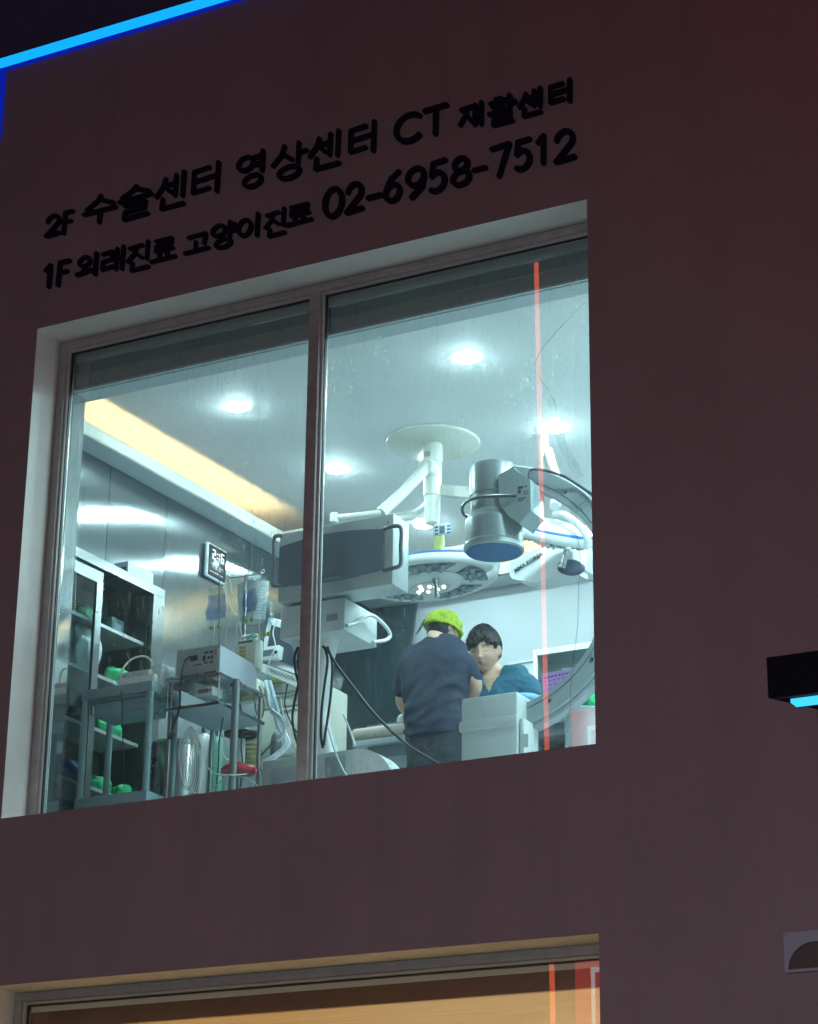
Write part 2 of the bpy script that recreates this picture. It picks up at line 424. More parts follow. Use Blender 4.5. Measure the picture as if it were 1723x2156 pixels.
def ring(b, x0, x1, z0, z1, t, y0, y1, bev=0.004):
    b.box((x0, y0, z0), (x0 + t, y1, z1), bev); b.box((x1 - t, y0, z0), (x1, y1, z1), bev)
    b.box((x0 + t, y0, z1 - t), (x1 - t, y1, z1), bev); b.box((x0 + t, y0, z0), (x1 - t, y1, z0 + t), bev)
def window(z0, z1, mullion, gm, fm, bm_):
    b = MB(); e = 0.001
    ring(b, e, WIN_W - e, z0 + e, z1 - e, 0.046, 0.212, 0.297)
    if mullion: b.box((mullion - 0.034, 0.205, z0 + 0.047), (mullion + 0.028, 0.297, z1 - 0.047), 0.003)
    f = b.build('window_frame', fm, clinic)
    parts = [(0.047, mullion - 0.034, ), (mullion + 0.028, WIN_W - 0.047)] if mullion else [(0.047, WIN_W - 0.047)]
    bb = MB(); gk = MB()
    for p in parts:
        ring(bb, p[0] + 0.0005, p[1] - 0.0005, z0 + 0.0475, z1 - 0.0475, 0.013, 0.228, 0.282, 0.002)
        ring(gk, p[0] + 0.0137, p[1] - 0.0137, z0 + 0.0607, z1 - 0.0607, 0.0035, 0.245, 0.265, 0)
    bb.build('glazing_bead', bm_, f); gk.build('gasket', gasket, f, smooth=False)
    for p in parts:
        g = MB(); g.box((p[0] + 0.0137, 0.252, z0 + 0.0607), (p[1] - 0.0137, 0.258, z1 - 0.0607)); g.build('pane', gm, f, smooth=False)
window(0, WIN_H, 1.651, glass_mat('pane_glass', (0.95, 0.985, 0.98), 0.27, 1.7, 0.07), frame_grey, bead_grey)
window(LOW_BOT, LOW_TOP, None, glass_mat('pane_glass_low', (0.98, 0.98, 0.95), 0.05, 1.7, 0.004), mat('frame_low', (0.28, 0.275, 0.26), 0.6, noise=0.2, nscale=10), mat('bead_low', (0.42, 0.39, 0.30), 0.4))

# blue light strip along the parapet and down the left edge
t = thing('parapet_light_strip', 'blue glowing light strip along the roof edge and corner', 'light strip', (XL, -0.03, PAR))
za = P(0, 149, -0.02).z; zb = P(0, 128, -0.02).z
b = MB(); b.box((XL - 0.02, -0.045, za + 0.006), (XR, -0.002, zb), 0.006); b.build('diffuser', blue_led, t)
b = MB(); b.box((XL - 0.02, -0.035, za - 0.0), (XR, -0.002, za + 0.005)); b.build('lower_lip', blue_deep, t, smooth=False)
b = MB(); b.box((XL - 0.03, -0.03, 4.02), (P(4, 190, -0.03).x, -0.002, za - 0.008), 0.004); b.build('corner_strip', blue_deep, t)

# canopy box with its own strip, right of the windows
c0 = P(1618, 1470, -1.0); c1 = P(1611, 1385, -1.0)
t = thing('entrance_canopy', 'black box canopy with a cyan light strip underneath', 'canopy', (c0.x, -1.0, c0.z))
b = MB(); z0 = c0.z; z1 = c1.z
b.prism([(c0.x, -1.0, z0), (7.2, -1.0, z0), (7.2, -0.002, z0), (c0.x + 0.52, -0.002, z0)], (0, 0, z1 - z0)); b.build('box', mat('canopy_black', (0.004, 0.004, 0.011), 0.6, spec=.15), t, smooth=False)
b = MB(); b.box((c0.x + 0.075, -0.955, z0 - 0.016), (7.15, -0.885, z0 - 0.001)); b.build('light_strip', emat('cyan_led', (0.05, 0.55, 1.0), 1.4), t, smooth=False)
b = MB(); b.box((c0.x + 0.03, -0.998, z0 - 0.006), (7.2, -0.985, z0 - 0.001)); b.box((c0.x + 0.075, -0.884, z0 - 0.016), (7.15, -0.872, z0 - 0.001)); b.build('trim', mat('canopy_trim', (0.02, 0.022, 0.028), 0.4), t, smooth=False)

# recessed half-moon wall lamp, bottom right
a = P(1655, 1967, 0); c = P(1660, 2051, 0)
t = thing('wall_lamp', 'unlit square wall lamp with half moon opening below the canopy', 'wall lamp', (a.x, 0, c.z))
x0, x1, z0, z1 = a.x, a.x + .265, c.z, a.z
cx, n = (x0 + x1) / 2, 20
arc = [(cx + 0.116 * math.cos(math.pi * i / n), 0, z0 + 0.016 + 0.105 * math.sin(math.pi * i / n)) for i in range(n + 1)]
plate = mat('lamp_grey', (0.33, 0.34, 0.40), 0.45)
b = MB(); pts = [(x1, -0.03, z0), (x1, -0.03, z1), (x0, -0.03, z1), (x0, -0.03, z0), (cx - 0.116, -0.03, z0)] + [(p[0], -0.03, p[2]) for p in reversed(arc)] + [(cx + 0.116, -0.03, z0)]
b.prism(pts, (0, 0.028, 0)); b.build('face_plate', plate, t, smooth=False)
b = MB(); b.box((cx - 0.1155, -0.029, z0), (cx + 0.1155, -0.002, z0 + 0.012)); b.build('lower_rim', plate, t, smooth=False)
b = MB(); b.prism([(p[0], -0.008, p[2]) for p in arc], (0, 0.006, 0)); b.build('recess', mat('lamp_dark', (0.10, 0.065, 0.06), 0.6), t, smooth=False)
for (xx, zz) in ((x0 + .012, z1 - .012), (x1 - .012, z1 - .012)):
    b = MB(); b.cyl((xx, -.0302, zz), (xx, -.033, zz), .005, .005, 10); b.build('screw', steel_dark, t)

# ------------------------------------------------------------------ lettering on the facade
def arcp(cx, cy, rx, ry, a0, a1, n=12):
    return [(cx + rx * math.cos(R(a0 + (a1 - a0) * i / n)), cy + ry * math.sin(R(a0 + (a1 - a0) * i / n))) for i in range(n + 1)]
def O(cx, cy, rx, ry): return arcp(cx, cy, rx, ry, 0, 360, 18)
G = {
 '수': [[(.5, 1), (.4, .8), (.08, .58)], [(.47, .86), (.92, .6)], [(0, .42), (1, .42)], [(.52, .42), (.5, 0)]],
 '술': [[(.5, 1), (.38, .86), (.08, .72)], [(.48, .92), (.92, .73)], [(0, .6), (1, .62)], [(.5, .6), (.5, .46)], [(.17, .43), (.82, .43), (.8, .24), (.2, .22), (.18, 0), (.9, .02)]],
 '센': [[(.28, .92), (.2, .68), (0, .45)], [(.23, .72), (.46, .5)], [(.4, .72), (.62, .73)], [(.64, .96), (.62, .36)], [(.9, 1), (.88, .28)], [(.22, .32), (.2, .03), (.92, .04)]],
 '터': [[(.05, .88), (.6, .92)], [(.05, .88), (.04, .14), (.62, .17)], [(.05, .52), (.56, .54)], [(.6, .55), (.92, .56)], [(.94, 1), (.92, 0)]],
 '영': [O(.28, .74, .26, .2), [(.55, .86), (.86, .87)], [(.55, .64), (.86, .65)], [(.88, 1), (.87, .42)], O(.55, .17, .3, .17)],
 '상': [[(.32, 1), (.24, .74), (0, .5)], [(.28, .78), (.56, .55)], [(.76, 1), (.75, .4)], [(.76, .7), (1, .71)], O(.5, .17, .31, .17)],
 '재': [[(.05, .88), (.5, .91)], [(.3, .9), (.2, .52), (0, .2)], [(.26, .6), (.48, .24)], [(.64, .95), (.62, .05)], [(.64, .52), (.88, .53)], [(.9, 1), (.88, 0)]],
 '활': [[(.25, 1), (.46, 1)], [(.06, .87), (.62, .89)], O(.34, .7, .17, .1), [(.34, .58), (.34, .47)], [(.02, .45), (.68, .47)], [(.8, 1), (.79, .42)], [(.8, .7), (1, .71)], [(.16, .34), (.8, .34), (.79, .18), (.18, .17), (.17, 0), (.88, .01)]],
 '외': [O(.33, .74, .25, .22), [(.33, .5), (.33, .26)], [(0, .18), (.7, .26)], [(.88, 1), (.86, 0)]],
 '래': [[(.02, .86), (.44, .89), (.43, .55), (.05, .52), (.03, .17), (.5, .2)], [(.64, .95), (.62, .05)], [(.64, .52), (.88, .53)], [(.9, 1), (.88, 0)]],
 '진': [[(.05, .88), (.62, .91)], [(.36, .9), (.26, .62), (0, .4)], [(.32, .66), (.62, .44)], [(.88, 1), (.86, .34)], [(.22, .3), (.2, .02), (.94, .03)]],
 '료': [[(.16, 1), (.82, 1), (.8, .76), (.18, .74), (.18, .5), (.88, .51)], [(.34, .42), (.33, .08)], [(.66, .42), (.65, .08)], [(0, .05), (1, .07)]],
 '고': [[(.12, .93), (.85, .96), (.8, .42)], [(.44, .58), (.44, .1)], [(0, .06), (1, .08)]],
 '양': [O(.3, .74, .27, .22), [(.76, 1), (.75, .42)], [(.76, .83), (1, .84)], [(.76, .62), (1, .63)], O(.5, .17, .31, .17)],
 '이': [O(.3, .5, .29, .36), [(.9, 1), (.88, 0)]],
 'C': [arcp(.62, .5, .62, .5, 48, 312, 20)],
 'T': [[(0, .98), (1, 1)], [(.52, 1), (.5, 0)]],
 'F': [[(.12, 1), (.06, 0)], [(.12, 1), (1, 1)], [(.1, .54), (.85, .54)]],
 '1': [[(0, .8), (.6, 1), (.56, 0)]],
 '2': [arcp(.48, .7, .46, .3, 170, -35, 12) + [(.0, .0), (1, .03)]],
 '0': [O(.5, .5, .5, .5)],
 '6': [[(.86, 1), (.4, .82), (.06, .45)], O(.5, .29, .47, .29)],
 '9': [O(.5, .7, .47, .3), [(.97, .72), (.86, .3), (.3, 0)]],
 '5': [[(.92, 1), (.2, .98), (.12, .56)] + arcp(.42, .33, .5, .32, 95, -125, 12)],
 '8': [O(.5, .76, .37, .24), O(.5, .26, .48, .26)],
 '7': [[(0, .96), (1, 1), (.42, 0)]],
 '-': [[(0, .5), (1, .5)]],
}
def line_of_text(items, label, pen):
    us = [i[1] for i in items]
    first = P(items[0][1], items[0][4], 0)
    t = thing('wall_lettering', label, 'lettering', (first.x, -0.01, first.z), 'lines of black letters above the window')
    for ch, u0, u1, v0, v1, *pw in items:
        b = MB()
        k = 0
        uc, vc = (u0 + u1) / 2, (v0 + v1) / 2
        hp = (v1 - v0) - (0.20 * (u1 - u0) if ch != '-' else (v1 - v0) * 0.5)
        x0, x1 = P(u0, vc, 0).x, P(u1, vc, 0).x
        z1, z0 = P(uc, vc - hp / 2, 0).z, P(uc, vc + hp / 2, 0).z
        r = (pw[0] if pw else pen) / 2
        x0 += r; x1 -= r; z0 += r; z1 -= r
        if z1 < z0: z0 = z1 = (z0 + z1) / 2
        for st in G[ch]:
            pts = [(x0 + (x1 - x0) * p[0], z0 + (z1 - z0) * p[1]) for p in st]
            for a, c in zip(pts[:-1], pts[1:]):
                d = Vector((c[0] - a[0], c[1] - a[1])); ang = math.atan2(d.y, d.x)
                poly = []
                y = -0.022 - 0.0003 * (k % 24); k += 1
                ra, rb = r * random.uniform(0.92, 1.1), r * random.uniform(0.92, 1.1)
                for q in range(7): poly.append((a[0] + ra * math.cos(ang + math.pi / 2 + math.pi * q / 6), y, a[1] + ra * math.sin(ang + math.pi / 2 + math.pi * q / 6)))
                for q in range(7): poly.append((c[0] + rb * math.cos(ang - math.pi / 2 + math.pi * q / 6), y, c[1] + rb * math.sin(ang - math.pi / 2 + math.pi * q / 6)))
                b.prism(poly, (0, -y - 0.001, 0))
        b.build('letter', letter_paint, t, smooth=False)
line_of_text([
 ('2', 99, 132, 450, 503, .022), ('F', 134, 158, 443, 497, .022), ('수', 178, 250, 403, 480), ('술', 252, 325, 383, 470), ('센', 330, 399, 360, 450), ('터', 405, 469, 341, 420),
 ('영', 500, 567, 316, 406), ('상', 575, 652, 296, 389), ('센', 652, 726, 273, 367), ('터', 735, 798, 254, 335),
 ('C', 833, 889, 235, 311, .027), ('T', 893, 947, 219, 294, .027),
 ('재', 968, 1026, 213, 278), ('활', 1029, 1092, 198, 272), ('센', 1092, 1150, 183, 255), ('터', 1156, 1210, 166, 229)],
 'upper line of black letters, starting with 2F and naming the centres', 0.0235)
line_of_text([
 ('1', 95, 118, 555, 611, .024), ('F', 122, 151, 547, 606, .024), ('외', 164, 214, 532, 592), ('래', 215, 270, 517, 581), ('진', 270, 322, 506, 578), ('료', 320, 376, 498, 559),
 ('고', 391, 446, 487, 541), ('양', 446, 503, 464, 532), ('이', 502, 554, 449, 511), ('진', 559, 609, 437, 506), ('료', 604, 663, 426, 482),
 ('0', 683, 728, 391, 467, .027), ('2', 730, 771, 381, 455, .027), ('-', 774, 808, 405, 427, .027), ('6', 810, 851, 358, 434, .027), ('9', 856, 902, 348, 426, .027), ('5', 903, 947, 334, 414, .027), ('8', 951, 997, 326, 401, .027),
 ('-', 996, 1030, 348, 368, .027), ('7', 1034, 1080, 300, 382, .027), ('5', 1082, 1126, 289, 368, .027), ('1', 1131, 1160, 281, 353, .027), ('2', 1169, 1217, 269, 349, .027)],
 'lower line of black letters, starting with 1F and ending in the phone number', 0.020)

# ------------------------------------------------------------------ the operating room (one storey up)
ZS, ZC, FLOOR, BACK = 2.48, 2.70, -0.22, 4.31
def wx(y): return -0.435 + 0.033 * y           # the steel wall is not quite square to the front
def lip(y): return -0.2825 + 0.0377 * y
X1 = 5.2                                        # right end of the room
b = MB(); b.box((XL + 0.02, 0.30, FLOOR - 0.2), (X1, BACK + 0.1, FLOOR)); struct(b.build('room_floor', mat('vinyl', (0.66, 0.68, 0.68), 0.4), smooth=False))
b = MB(); b.box((XL + 0.02, BACK, FLOOR), (X1, BACK + 0.1, ZC + 0.1)); struct(b.build('room_wall_back', wall_paint, smooth=False))
b = MB(); b.box((X1, 0.30, FLOOR), (X1 + 0.1, BACK + 0.1, ZC + 0.1)); struct(b.build('room_wall_right', wall_paint, smooth=False))
b = MB(); b.box((3.31, 0.302, FLOOR), (X1, 0.41, ZC + 0.1)); b.box((-0.4, 0.302, FLOOR), (3.31, 0.41, 0.0)); b.box((-0.4, 0.302, 2.69), (3.31, 0.41, ZC + 0.1)); struct(b.build('room_wall_front', wall_paint, smooth=False))
# upper ceiling
b = MB(); b.box((XL + 0.02, 0.41, ZC), (X1, BACK + 0.1, ZC + 0.06)); struct(b.build('room_ceiling', ceil_paint, smooth=False))
# soffit ring with an upstand; the cove strip sits behind the upstand
LIPH = 0.085
jx = P(672, 1105, 2.926).x
YB = 4.11; YN = 0.452
soff = mat('soffit_paint', (0.50, 0.57, 0.61), 0.7)
b = MB()
for poly in ([(wx(.3) - .02, .30), (X1, .30), (X1, YN), (lip(YN), YN)],
             [(wx(.3) - .02, .30), (lip(YN), YN), (lip(2.926), 2.926), (wx(BACK) - .02, BACK)],
             [(lip(2.926), 2.926), (jx, 2.926), (jx, BACK), (wx(BACK) - .02, BACK)],
             [(jx, YB), (X1, YB), (X1, BACK), (jx, BACK)]):
    b.prism([(*p, ZS) for p in poly], (0, 0, 0.012))
struct(b.build('room_soffit', soff, smooth=False))
b = MB()
pts = [(X1, YN), (lip(YN), YN), (lip(2.926), 2.926), (jx, 2.926), (jx, YB), (X1, YB)]
for i, (p, q) in enumerate(zip(pts[:-1], pts[1:])):
    d = Vector((q[0] - p[0], q[1] - p[1], 0)).normalized(); nrm = Vector((d.y, -d.x, 0))    # towards the soffit
    if i == 3: nrm = nrm
    a, c = Vector((*p, 0)), Vector((*q, 0))
    b.prism([a + Vector((0, 0, ZS - 0.001)), c + Vector((0, 0, ZS - 0.001)), c + Vector((0, 0, ZS + LIPH)), a + Vector((0, 0, ZS + LIPH))], nrm * -0.012)
struct(b.build('soffit_upstand', cream_paint, smooth=False))
# cove light strips (warm)
cove = emat('cove_warm', (1.0, 0.66, 0.27), 55)
def cove_strip(p, q, off, label):
    d = Vector((q[0] - p[0], q[1] - p[1], 0)).normalized(); n = Vector((-d.y, d.x, 0)) * off
    a, c = Vector((*p, ZS + 0.016)) + n, Vector((*q, ZS + 0.016)) + n
    b = MB(); b.prism([a, c, c + Vector((0, 0, 0.012)), a + Vector((0, 0, 0.012))], n.normalized() * 0.012)
    tag(b.build('cove_light', cove, smooth=False), label, 'cove light', 'warm strips hidden in the ceiling cove')
cove_strip((lip(0.52), 0.52), (lip(2.85), 2.85), 0.055, 'warm cove light strip along the steel wall side of the ceiling recess')
cove_strip((jx + 0.1, YB), (X1 - .1, YB), 0.05, 'warm cove light strip along the back of the ceiling recess')

# stainless wall panels
def steelwall():
    if 'brushed_wall' in MATS: return MATS['brushed_wall']
    m = mat('brushed_wall', (0.30, 0.325, 0.335), 0.26, 1.0, aniso=0.0)
    t = m.node_tree; L = t.links; N = t.nodes.new; bs = t.nodes['Principled BSDF']
    bs.inputs['Anisotropic'].default_value = 0.93
    bs.inputs['Roughness'].default_value = 0.15
    tg = N('ShaderNodeTangent'); tg.direction_type = 'RADIAL'; tg.axis = 'Z'
    L.new(tg.outputs[0], bs.inputs['Tangent'])
    tc = N('ShaderNodeTexCoord'); mp = N('ShaderNodeMapping'); mp.inputs['Scale'].default_value = (1, 0.6, 0.9); L.new(tc.outputs['Object'], mp.inputs[0])
    n = N('ShaderNodeTexNoise'); n.inputs['Scale'].default_value = 1.5; n.inputs['Detail'].default_value = 1; L.new(mp.outputs[0], n.inputs['Vector'])
    bp = N('ShaderNodeBump'); bp.inputs['Strength'].default_value = 0.35; bp.inputs['Distance'].default_value = 0.05; L.new(n.outputs['Fac'], bp.inputs['Height'])
    L.new(bp.outputs[0], bs.inputs['Normal'])
    return m
ys = [0.41, 1.30, PX(357, 1048, -0.357).y, PX(530, 1145, -0.325).y, BACK - 0.002]
for i in range(4):
    b = MB(); y0, y1 = ys[i] + 0.002, ys[i + 1] - 0.002
    b.prism([(wx(y0), y0, FLOOR), (wx(y1), y1, FLOOR), (wx(y1), y1, ZS - 0.002), (wx(y0), y0, ZS - 0.002)], (-0.02, 0, 0))
    struct(b.build('room_wall_left', steelwall(), smooth=False))
b = MB(); b.box((XL + 0.02, 0.40, FLOOR), (XL + 0.024, BACK, ZS)); struct(b.build('room_wall_backing', black_rubber, smooth=False))
# side jamb of the window, sheathed in polished steel
b = MB(); b.box((0.030, 0.3005, 0.0), (0.052, 0.412, 2.70), 0.003); struct(b.build('window_jamb', mat('jamb_steel', (0.66, 0.70, 0.71), 0.07, 1.0), smooth=False))
# head of the window: dark blind pocket and trim above the ceiling line
b = MB(); b.box((0.053, 0.325, P(1236, 551, .325).z), (WIN_W - 0.01, 0.40, 2.689), 0.006); b.build('roller_blind', mat('blind_dark', (0.26, 0.34, 0.35), 0.5)); o = bpy.data.objects['roller_blind']; tag(o, 'dark rolled up roller blind cassette above the operating room window', 'blind')
b = MB(); b.box((0.05, 0.318, ZS - 0.004), (WIN_W, 0.33, P(1236, 551, .318).z - 0.004), 0.002); b.box((0.05, 0.312, P(1236, 551, .312).z - 0.004), (WIN_W, 0.324, P(1236, 551, .312).z + 0.004), 0.002); b.box((0.053, 0.2985, 2.652), (WIN_W - 0.01, 0.324, 2.689), 0.002); struct(b.build('window_head_trim', mat('trim_green', (0.36, 0.42, 0.41), 0.5)))
# bead chain
t = MB()
for uu, du in ((162, -3), (170, 2)):
    for i in range(90):
        v = 790 + (1285 - 790) * i / 89; u = uu + (150 - 162) * ((v - 790) / 500) + (du if v > 1240 else 0) * 0
        t.sph(P(u, v, 0.37), 0.0035, 6)
t = t.build('bead_chain', mat('bead_white', (0.75, 0.78, 0.76), 0.4)); tag(t, 'white bead chain hanging beside the operating room window', 'bead chain')

# ceiling lights
lamp_on = emat('lamp_on', (0.66, 0.955, 1.0), 830)
spots = [(498, 857), (983, 754), (1172, 901), (709, 988), (892, 1104)]
lab = ['round ceiling light nearest the left pane edge, above the steel wall', 'round ceiling light nearest the window in the right pane', 'round ceiling light beside the taped crack at the right edge', 'round ceiling light just right of the window post', 'round ceiling light low beside the surgical lamp column']
pos = [PZ(u, v, ZC - 0.004) for u, v in spots]
extra = [Vector((3.5, 0.75, ZC - 0.004)), Vector((4.5, 0.75, ZC - 0.004)), Vector((4.5, 1.5, ZC - 0.004)), Vector((4.5, 2.43, ZC - 0.004)), Vector((3.5, 1.5, ZC - 0.004)), Vector((3.5, 2.43, ZC - 0.004)), Vector((3.5, 3.55, ZC - 0.004)), Vector((2.03, 3.55, ZC - 0.004))]  # unseen ceiling lights added to brighten the window-facing surfaces
for i, p_ in enumerate(pos + extra):
    t = thing('ceiling_light', lab[i] if i < 5 else 'unseen round ceiling light added as fill for the room', 'ceiling light', p_, 'round recessed ceiling lights')
    b = MB(); b.lathe([(0.058, 0), (0.073, 0), (0.073, -0.006), (0.061, -0.008), (0.058, 0)], p_, None, 32); b.build('trim_ring', white_plastic, t)
    b = MB(); b.lathe([(0.0, 0.001), (0.058, 0.001), (0.056, -0.006), (0.045, -0.013), (0.025, -0.017), (0.0, -0.018)], p_, None, 32); b.build('diffuser', lamp_on, t)

# ------------------------------------------------------------------ room behind the lower window
LZ = -1.02
wood = mat('wood_panel', (0.40, 0.24, 0.11), 0.45, noise=0.35, nscale=3, stretch=(0.5, 3, 9))
b = MB(); b.box((0.0, 0.50, LOW_TOP - 0.30), (5, 3.2, LOW_TOP - 0.20)); 
b.bm.clear()
b.box((XL + 0.02, 0.30, LZ + 0.08), (5.2, 4.3, LZ + 0.16)); struct(b.build('shop_ceiling', mat('shop_paint', (0.66, 0.62, 0.52), 0.7), smooth=False))
b = MB(); b.box((XL + 0.02, 0.30, -3.6), (5.2, 4.3, -3.5)); b.build('shop_floor', mat('shop_floor_m', (0.6, 0.5, 0.36), 0.5), smooth=False)['kind'] = 'structure'
b = MB(); b.box((XL + 0.02, 4.2, -3.5), (5.2, 4.3, LZ + 0.16)); struct(b.build('shop_wall_back', MATS['shop_paint'], smooth=False))
b = MB(); b.box((XL + 0.02, 0.30, -3.5), (XL + 0.08, 4.2, LZ + 0.08)); b.box((5.2, 0.30, -3.5), (5.3, 4.3, LZ + 0.08)); struct(b.build('shop_wall_side', wood, smooth=False))
b = MB(); zt = P(1200, 2012, .31).z; z1 = P(1200, 2086, .33).z
b.box((0.02, 0.305, z1), (WIN_W - 0.02, 0.34, LOW_TOP - 0.02), 0.004); o = b.build('window_valance', mat('valance_brown', (0.20, 0.12, 0.08), 0.45, noise=0.15, nscale=4)); tag(o, 'dark brown blind valance inside the lower window', 'valance')
zs_ = LZ + .05; ysf = PZ(1200, 2126, zs_).y
b = MB(); b.box((XL + .1, 0.345, zs_), (5.15, ysf, LZ + .0795)); struct(b.build('shop_soffit', mat('wood_soffit', (0.66, 0.57, 0.43), 0.45, noise=0.25, nscale=3, stretch=(0.5, 9, 3)), smooth=False))
for (x, y) in ((0.9, 2.15), (2.5, 2.15), (0.9, 3.3), (2.5, 3.3)):
    p_ = Vector((x, y, LZ + 0.078)); t = thing('panel_light', 'flat warm light panel on the ceiling of the ground floor', 'ceiling light', p_, 'flat light panels on the ground floor ceiling')
    b = MB(); b.box((x - 0.32, y - 0.32, LZ + 0.05), (x + 0.32, y + 0.32, LZ + 0.079), 0.004); b.build('frame', white_plastic, t)
    b = MB(); b.box((x - 0.3, y - 0.3, LZ + 0.046), (x + 0.3, y + 0.3, LZ + 0.0495)); b.build('diffuser', emat('shop_lamp', (1.0, 0.88, 0.66), 46), t, smooth=False)

# ================================================================== things in the operating room
def pbox(ul, ur, vt, vb, y, slope=0.17):
    """front face of an axis-aligned box at depth y: its right edge runs vt..vb at ur, its left edge is at ul"""
    a = P(ur, vt, y); c = P(ur, vb, y); l = P(ul, vt + slope * (ur - ul), y)
    return l.x, a.x, c.z, a.z
def text_mesh(txt, size, M, name, m, parent, ext=0.001, off=0.0):
    c = bpy.data.curves.new('txt', 'FONT'); c.body = txt; c.size = size; c.extrude = ext; c.offset = off; c.align_x = 'CENTER'; c.align_y = 'CENTER'
    o = bpy.data.objects.new('txt', c); COL.objects.link(o)
    dg = bpy.context.evaluated_depsgraph_get(); dg.update()
    me = bpy.data.meshes.new_from_object(o.evaluated_get(dg)); bpy.data.objects.remove(o); bpy.data.curves.remove(c)
    me.transform(M); me.transform(Matrix.Translation(-ROOT[parent.name])); me.materials.clear(); me.materials.append(m)
    ob = bpy.data.objects.new(name, me); COL.objects.link(ob); ob.parent = parent; ROOT[ob.name] = ROOT[parent.name]
    return ob
def bag(name, c, size, m, label, cat, seed, group=None, amp=0.28):
    """crumpled bag of cloth or film"""
    b = MB(); bmesh.ops.create_icosphere(b.bm, subdivisions=4, radius=1)
    off = Vector((seed * 3.1, seed * 1.7, seed * 0.9))
    for v in b.bm.verts:
        n = v.co.normalized()
        k = 1 + amp * (mnoise.noise(n * 1.6 + off)) + amp * 0.5 * abs(mnoise.noise(n * 4 + off)) + amp * .15 * mnoise.noise(n * 11 + off)
        p = n * k
        p.z = max(p.z, -0.62)
        v.co = Vector((p.x * size[0], p.y * size[1], p.z * size[2])) + Vector(c)
    zmin = min(v.co.z for v in b.bm.verts)
    for v in b.bm.verts: v.co.z += c[2] - zmin
    o = b.build(name, m, smooth=True, angle=50); return tag(o, label, cat, group)

# ------------------------------------------------------------------ steel cabinet along the left wall
def xf(y, d=0.33): return wx(y) + d
y1 = PX(348, 1243, xf(1.44)).y; y0 = 0.47
ztop = PX(348, 1243, xf(y1)).z
t = thing('steel_cabinet', 'tall stainless steel cabinet with open shelves and a sliding glass door', 'cabinet', (xf(1.0) - 0.15, 1.0, FLOOR))
def cbox(b, ya, yb, da, db, za, zb):
    b.prism([(wx(ya) + da, ya, za), (wx(yb) + da, yb, za), (wx(yb) + db, yb, za), (wx(ya) + db, ya, za)], (0, 0, zb - za))
yo = PX(322, 1300, xf(1.35)).y
b = MB(); cbox(b, y0, y1, 0.004, 0.33, ztop - 0.055, ztop); cbox(b, yo, y1, 0.004, 0.33, FLOOR, ztop - 0.056); cbox(b, y0, y0 + 0.03, 0.004, 0.33, FLOOR, ztop - 0.056); cbox(b, y0 + .031, yo - .001, 0.004, 0.33, FLOOR, FLOOR + 0.12)
b.build('carcass', mat('cab_steel', (.27, .29, .295), .3, 1.0, rnoise=.08, nscale=4), t, smooth=False)
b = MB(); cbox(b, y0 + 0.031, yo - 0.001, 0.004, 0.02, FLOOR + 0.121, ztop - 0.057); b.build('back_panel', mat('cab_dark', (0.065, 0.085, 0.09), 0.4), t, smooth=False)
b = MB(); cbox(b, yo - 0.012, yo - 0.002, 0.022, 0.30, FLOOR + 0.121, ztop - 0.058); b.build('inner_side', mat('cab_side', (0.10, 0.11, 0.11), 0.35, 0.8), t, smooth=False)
shelf_z = [PX(216, 1314, xf(1.0, .28)).z, PX(208, 1420, xf(1.0, .28)).z, PX(201.5, 1532, xf(1.0, .28)).z, PX(191, 1655, xf(1.0, .28)).z]
for z in shelf_z:
    b = MB(); cbox(b, y0 + 0.032, yo - 0.013, 0.022, 0.285, z - 0.02, z); b.build('shelf', mat('shelf_grey', (0.42, 0.46, 0.47), 0.35, 0.4), t, smooth=False)
yd = PX(222, 1205, xf(1.0)).y
d = thing('tmp', 'x', 'x', (0, 0, 0)); bpy.data.objects.remove(d)
b = MB(); za, zb = FLOOR + 0.13, ztop - 0.075; st = 0.055
cbox(b, yd - st, yd, 0.305, 0.325, za, zb); cbox(b, y0 + .035, y0 + .035 + st, 0.305, 0.325, za, zb); cbox(b, y0 + .0355 + st, yd - st - .0005, 0.305, 0.325, zb - 0.07, zb); cbox(b, y0 + .0355 + st, yd - st - .0005, 0.305, 0.325, za, za + .07)
dr = b.build('sliding_door', MATS['cab_steel'], t, smooth=False)
b = MB(); cbox(b, y0 + .036 + st, yd - st - .001, 0.312, 0.318, za + .071, zb - .071); b.build('door_glass', cabinet_glass, dr, smooth=False)
zm = PX(205, 1490, xf(.9)).z
b = MB(); cbox(b, yd - 0.04, yd - 0.018, 0.3255, 0.331, zm - 0.05, zm + 0.05); b.build('door_pull', steel_dark, dr, smooth=False)
# things on its shelves
def on_shelf(k, u, d, sx, sy, sz, m, name, label, cat, seed, group=None):
    z = shelf_z[k]; 
    p = PX(u, {0: 1310, 1: 1425, 2: 1535, 3: 1655}[k], xf(1.0, d)); c = (xf(p.y, d), p.y, z + 0.001)
    return bag(name, c, (sx, sy, sz), m, label, cat, seed, group)
on_shelf(1, 245, 0.20, 0.075, 0.11, 0.075, green_cloth, 'cloth_bundle', 'green wrapped bundle on the cabinet shelf behind the white suction unit', 'bundle', 1, 'green wrapped bundles in the steel cabinet')
on_shelf(2, 225, 0.21, 0.065, 0.10, 0.075, green_cloth, 'cloth_bundle', 'green wrapped bundle on the cabinet shelf under the plastic cart tray', 'bundle', 2, 'green wrapped bundles in the steel cabinet')
on_shelf(3, 208, 0.21, 0.06, 0.075, 0.06, green_cloth, 'cloth_bundle', 'smooth green bundle on the lowest cabinet shelf, beside the door stile', 'bundle', 3, 'green wrapped bundles in the steel cabinet')
on_shelf(3, 258, 0.21, 0.065, 0.11, 0.06, green_cloth, 'cloth_bundle', 'crumpled green bundle on the lowest cabinet shelf, by the right post', 'bundle', 6, 'green wrapped bundles in the steel cabinet')
